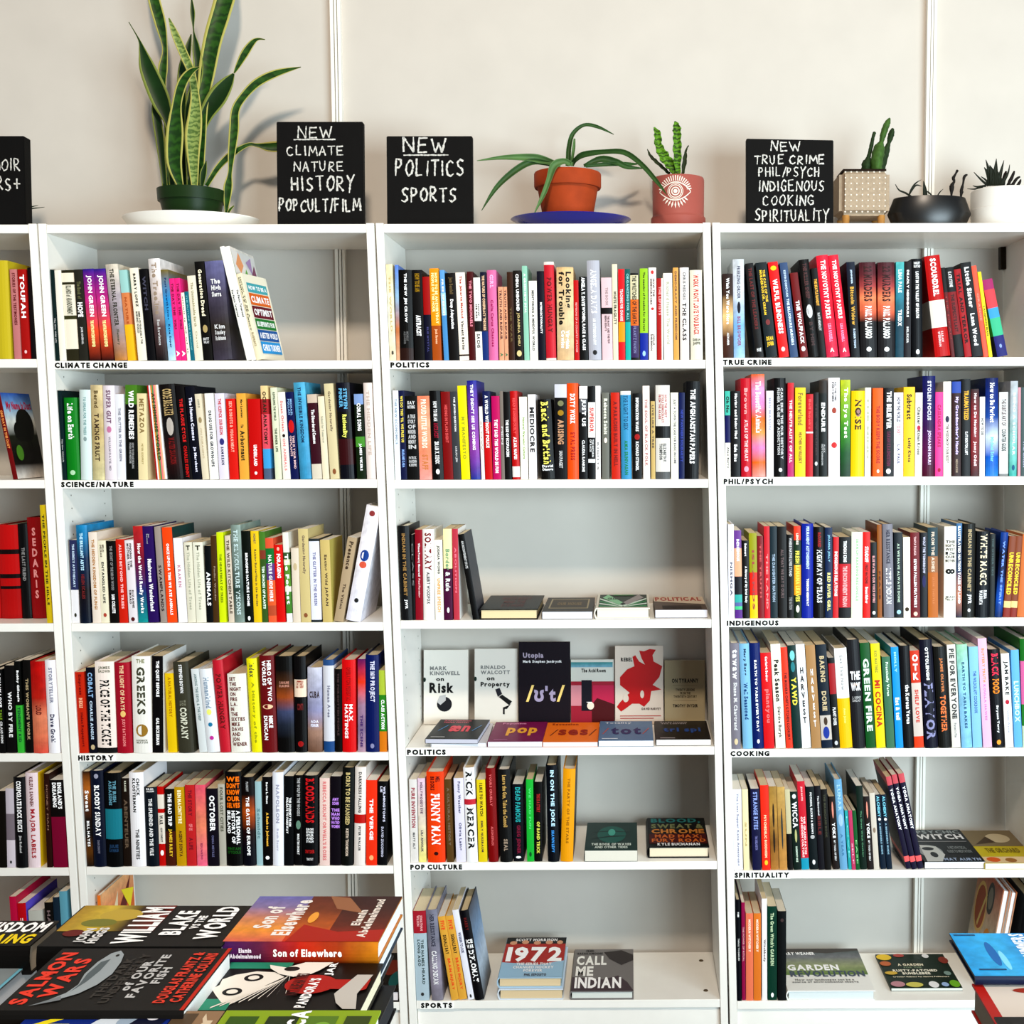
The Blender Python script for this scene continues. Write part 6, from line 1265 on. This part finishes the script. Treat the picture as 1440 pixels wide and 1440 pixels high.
pile('black book with golden painting and white hand lettering ending in WORLD, bottom left pile', (52,1330),(311,1330),(110,1273), .80, .05, '14120f', [
 ('r',.35,1,.45,.99,'~b8983a d8c050 4a3418 8a2a18'),('e',.75,.72,.15,.12,'c8b050'),('e',.55,.8,.1,.1,'8a8a40'),('e',.3,.88,.08,.06,'7a2418'),
 ('tvs','WILLIAM',.05,.95,.45,.62,'ffffff'),('tvs','BLAKE',.25,.85,.28,.4,'ffffff'),('tvs','VS THE',.4,.72,.21,.26,'ffffff'),('tvs','WORLD',.15,.95,.06,.19,'ffffff'),('tvs','JOHN\nHIGGS',.05,.42,.7,.83,'e8e8e8')], pages='e8e0d0')
pile('book titled Son of Elsewhere with sunset cover and orange spine, on the bottom left pile', (313,1323.5),(532,1324),(360,1260), .80, .033, '~4a2060 6a2848 b83018 a04418 c08020', [
 ('r',.0,1,.62,1,'>~8080c0 9c8cb4 d89878 f0a848 e07868'),('r',0,1,.36,.62,'>~7a4030 8a4a28 c87030 d84820'),('r',0,1,.0,.36,'>~4a2420 5a2c20 7a3820 a82c18'),('p',[(0,0),(.25,0),(.2,.3),(.35,.55),(0,.6)],'b83018'),('p',[(.6,.2),(.95,.35),(1,.5),(.7,.4)],'a87858'),
 ('tvs','Son of\nElsewhere',.12,.9,.6,.88,'f4f0ec'),('tvs','Elamin\nAbdelmahmoud',.08,.92,.1,.24,'f0e8e0'),('e',.5,.52,.12,.03,'f0b050')],
 segs=[], pages='f4f4f4')
SON = [o for o in bpy.data.objects if o.get('label','').startswith('book titled Son of')][0]
def spine_text(rt, txt, w, h, s0, s1, f0, f1, c):
    uv, ff = layout(txt, True, 'C'); obj('title', [(w*(f0+b*(f1-f0)), -.0054, h*(1-(s0+a*(s1-s0)))) for a, b in uv], ff, mat(c, .5), rt)
cov = [c for c in SON.children if c.name.startswith('cover')][0]; h_ = max(v.co.z for v in cov.data.vertices); w_ = max(v.co.x for v in cov.data.vertices)
# the spine reads left to right for the camera: local z runs right to left
spine_text(SON, 'Son of Elsewhere', w_, h_, .33, .77, .36, .72, 'f4ece4'); spine_text(SON, 'Elamin\nAbdelmahmoud', w_, h_, .05, .25, .28, .76, 'e8d8e0')
pile('book with blue edges just under Son of Elsewhere', (316,1352),(533,1352),(362,1285), .767, .026, '203c50', [], side='2a70a8', pages='f4f4f4')
pile('third book down, under the blue-edged one and Son of Elsewhere', (322,1366),(528,1366),(372,1315), .7405, .036, '1c1c20', [], pages='e8e8e8')
pile("black book titled PANDORA'S JAR with white face drawing and red vase", (270,1420),(505,1421),(311,1353), .772, .03, '1a1614', [
 ('r',0,.22,.8,1,'3a9a80'),('r',.86,1,.58,.99,'3a9a80'),('p',[(.15,.86),(.3,.93),(.42,.98),(.5,.95),(.62,.96),(.72,.9),(.8,.78),(.78,.66),(.68,.58),(.5,.66),(.3,.72),(.14,.78)],'efe9e0'),
 ('e',.66,.77,.08,.06,'1a1614'),('e',.66,.77,.045,.035,'efe9e0'),('e',.36,.84,.08,.06,'1a1614'),('e',.36,.84,.045,.035,'efe9e0')]+
 [('p',[(.02+.035*i,.9-.05*i),(.05+.035*i,.9-.05*i),(.62+.012*i,.58-.004*i),(.6+.012*i,.58-.004*i)],'efe9e0') for i in range(9)]+
 [('p',[(.98,.32),(.98,.5),(.86,.6),(.92,.72),(.84,.7),(.72,.62),(.66,.52),(.72,.42),(.8,.38)],'efe9e0'),('e',.83,.56,.05,.05,'1a1614'),('e',.5,.38,.2,.16,'b82a20'),('r',.4,.6,.1,.28,'b82a20'),('p',[(.3,.12),(.7,.12),(.6,.02),(.4,.02)],'b82a20'),('p',[(.7,.02),(.7,.12),(.5,.16),(.3,.2),(.12,.16),(.0,.1),(.0,.02),(.3,.06)],'cac6c0'),
 ('tvs',"PANDORA'S",.02,.62,.33,.4,'ffffff'),('tvs','JAR',.68,.96,.27,.33,'ffffff'),('tvs','NATALIE HAYNES',.26,.72,.42,.5,'5a1410')], pages='f0e4c8')
pile('black book under the cream-edged one, showing at the right of the pile', (283,1440),(531,1441),(322,1384), .741, .038, '15161a', [], pages='2a2a30')
pile('green book with leaf pictures at the very bottom of the frame', (262,1500),(500,1500),(288,1420), .79, .045, '98b028', [
 ('r',.35,.88,.76,.95,'4a6a20'),('r',.35,.88,.5,.7,'3a4a28'),('r',.35,.88,.25,.45,'6a8a30'),('r',.35,.88,.04,.2,'4a5a20'),('e',.6,.85,.12,.05,'7a9a3a'),('e',.65,.33,.12,.06,'8ab04a'),('e',.6,.12,.1,.05,'38481c'),('tvs','AFRICA',.2,.98,.44,.56,'ffffff')], pages='f0f0ea')
pile('blue sports book with yellow letter at the bottom left corner', (-40,1505),(182,1505),(-6,1421), .79, .045, '1a3c90', [
 ('tvs','SON',.1,.98,.66,.92,'f0e030'),('e',.7,.4,.2,.12,'d8e0e8'),('e',.8,.25,.14,.1,'a8b8c8'),('p',[(.4,.1),(.95,.0),(1,.18),(.6,.3)],'1a2040'),('e',.9,.12,.08,.05,'e8e8f0')], pages='e8e0d0')
pile('tan book with dark picture beside the blue sports book', (184,1505),(256,1505),(196,1421), .79, .045, 'a08468', [('r',.1,.95,.5,1,'6a5844'),('tvs','TY',.3,.95,.1,.35,'d8c8b0')], pages='f0e8d0')
pile('black book with yellow lettering over white at the left frame edge', (-190,1329),(42,1329),(-140,1294), .795, .045, '191512', [('tvs','RANSOM',.35,.98,.12,.3,'ffffff'),('tvs','LA LAING',.05,.9,.0,.14,'f0d828')][:0]+[('r',.05,.95,.3,.5,'4a3428')], pages='e8e0d0')
E_ = [o for o in bpy.data.objects if o.get('label','').startswith('black book with yellow')][0]
cov = [c for c in E_.children if c.name.startswith('cover')][0]; h_ = max(v.co.z for v in cov.data.vertices); w_ = max(v.co.x for v in cov.data.vertices); d_ = max(v.co.y for v in cov.data.vertices)
def cover_across(rt, w, d, h, txt, a0, a1, b0, b1, c, lay=4):
    uv, ff = layout(txt, True, 'C'); obj('title', [(w+.0003+.00012*lay, d*(b0+b*(b1-b0)), h*(1-(a0+a*(a1-a0)))) for a, b in uv], ff, mat(c, .5), rt)
cover_across(E_, w_, d_, h_, 'WISDOM', .55, .98, .5, .92, 'ffffff'); cover_across(E_, w_, d_, h_, 'OLIVIA LAING', .3, .97, .06, .44, 'f0d828')
pile('grey-covered book with pale blue edge at the left frame edge, beside Salmon Wars', (-250,1400),(-12,1400),(-180,1326), .762, .04, '7a8084', [('r',.1,.9,.02,.4,'9aa4a8')], side='8ac8dc', pages='f4f4f4')
G = 'books piled on the display table at the bottom right'
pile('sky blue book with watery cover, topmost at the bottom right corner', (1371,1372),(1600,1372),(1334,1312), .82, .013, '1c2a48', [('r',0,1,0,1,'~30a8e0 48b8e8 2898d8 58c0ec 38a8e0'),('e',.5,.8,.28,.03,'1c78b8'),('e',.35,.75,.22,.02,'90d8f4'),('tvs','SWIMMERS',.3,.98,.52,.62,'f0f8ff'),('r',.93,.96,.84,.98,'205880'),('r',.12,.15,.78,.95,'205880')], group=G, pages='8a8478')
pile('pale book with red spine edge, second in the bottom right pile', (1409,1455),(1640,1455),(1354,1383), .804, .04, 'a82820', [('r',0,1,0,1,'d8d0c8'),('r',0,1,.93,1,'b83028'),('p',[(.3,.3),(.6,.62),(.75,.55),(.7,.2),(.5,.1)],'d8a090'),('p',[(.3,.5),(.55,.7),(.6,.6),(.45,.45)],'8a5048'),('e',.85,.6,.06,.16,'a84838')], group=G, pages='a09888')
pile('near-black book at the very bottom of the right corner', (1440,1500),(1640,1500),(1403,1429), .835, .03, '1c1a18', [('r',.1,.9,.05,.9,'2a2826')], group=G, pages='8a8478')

# ---------------------------------------------------------------- past three hundred books the smallest ones become one mass
ups = [B for L_ in rowbooks.values() for B in L_]
nb = sum(1 for o in bpy.data.objects if o.get('category') == 'book')
ups.sort(key=lambda B: B['w']*B['h'])
kill = ups[:max(0, nb-300)]
bpy.context.view_layer.update()
MV=[]; MF=[]; MI=[]; MG=[]; MM=[]; mi={}
for B in kill:
    for c in B['root'].children:
        M = B['root'].matrix_world @ c.matrix_basis; me = c.data; k = len(MV)
        MV += [tuple(M @ v.co) for v in me.vertices]
        ga = me.attributes.get('gen')
        if ga:
            buf = [0.]*(3*len(me.vertices)); ga.data.foreach_get('vector', buf); MG += buf
        else: MG += [0.]*(3*len(me.vertices))
        for m_ in me.materials:
            if m_.name not in mi: mi[m_.name] = len(MM); MM.append(m_)
        for p_ in me.polygons: MF.append(tuple(k+i for i in p_.vertices)); MI.append(mi[me.materials[p_.material_index].name])
    for c in list(B['root'].children): bpy.data.objects.remove(c)
    bpy.data.objects.remove(B['root'])
me = bpy.data.meshes.new('books'); me.from_pydata(MV, [], MF)
for m_ in MM: me.materials.append(m_)
me.polygons.foreach_set('material_index', MI)
at_ = me.attributes.new('gen', 'FLOAT_VECTOR', 'POINT'); at_.data.foreach_set('vector', MG); me.update()
tag(link(bpy.data.objects.new('books', me)), 'the thinnest and smallest upright books, scattered between the larger ones on all shelves', 'books', None, 'stuff')
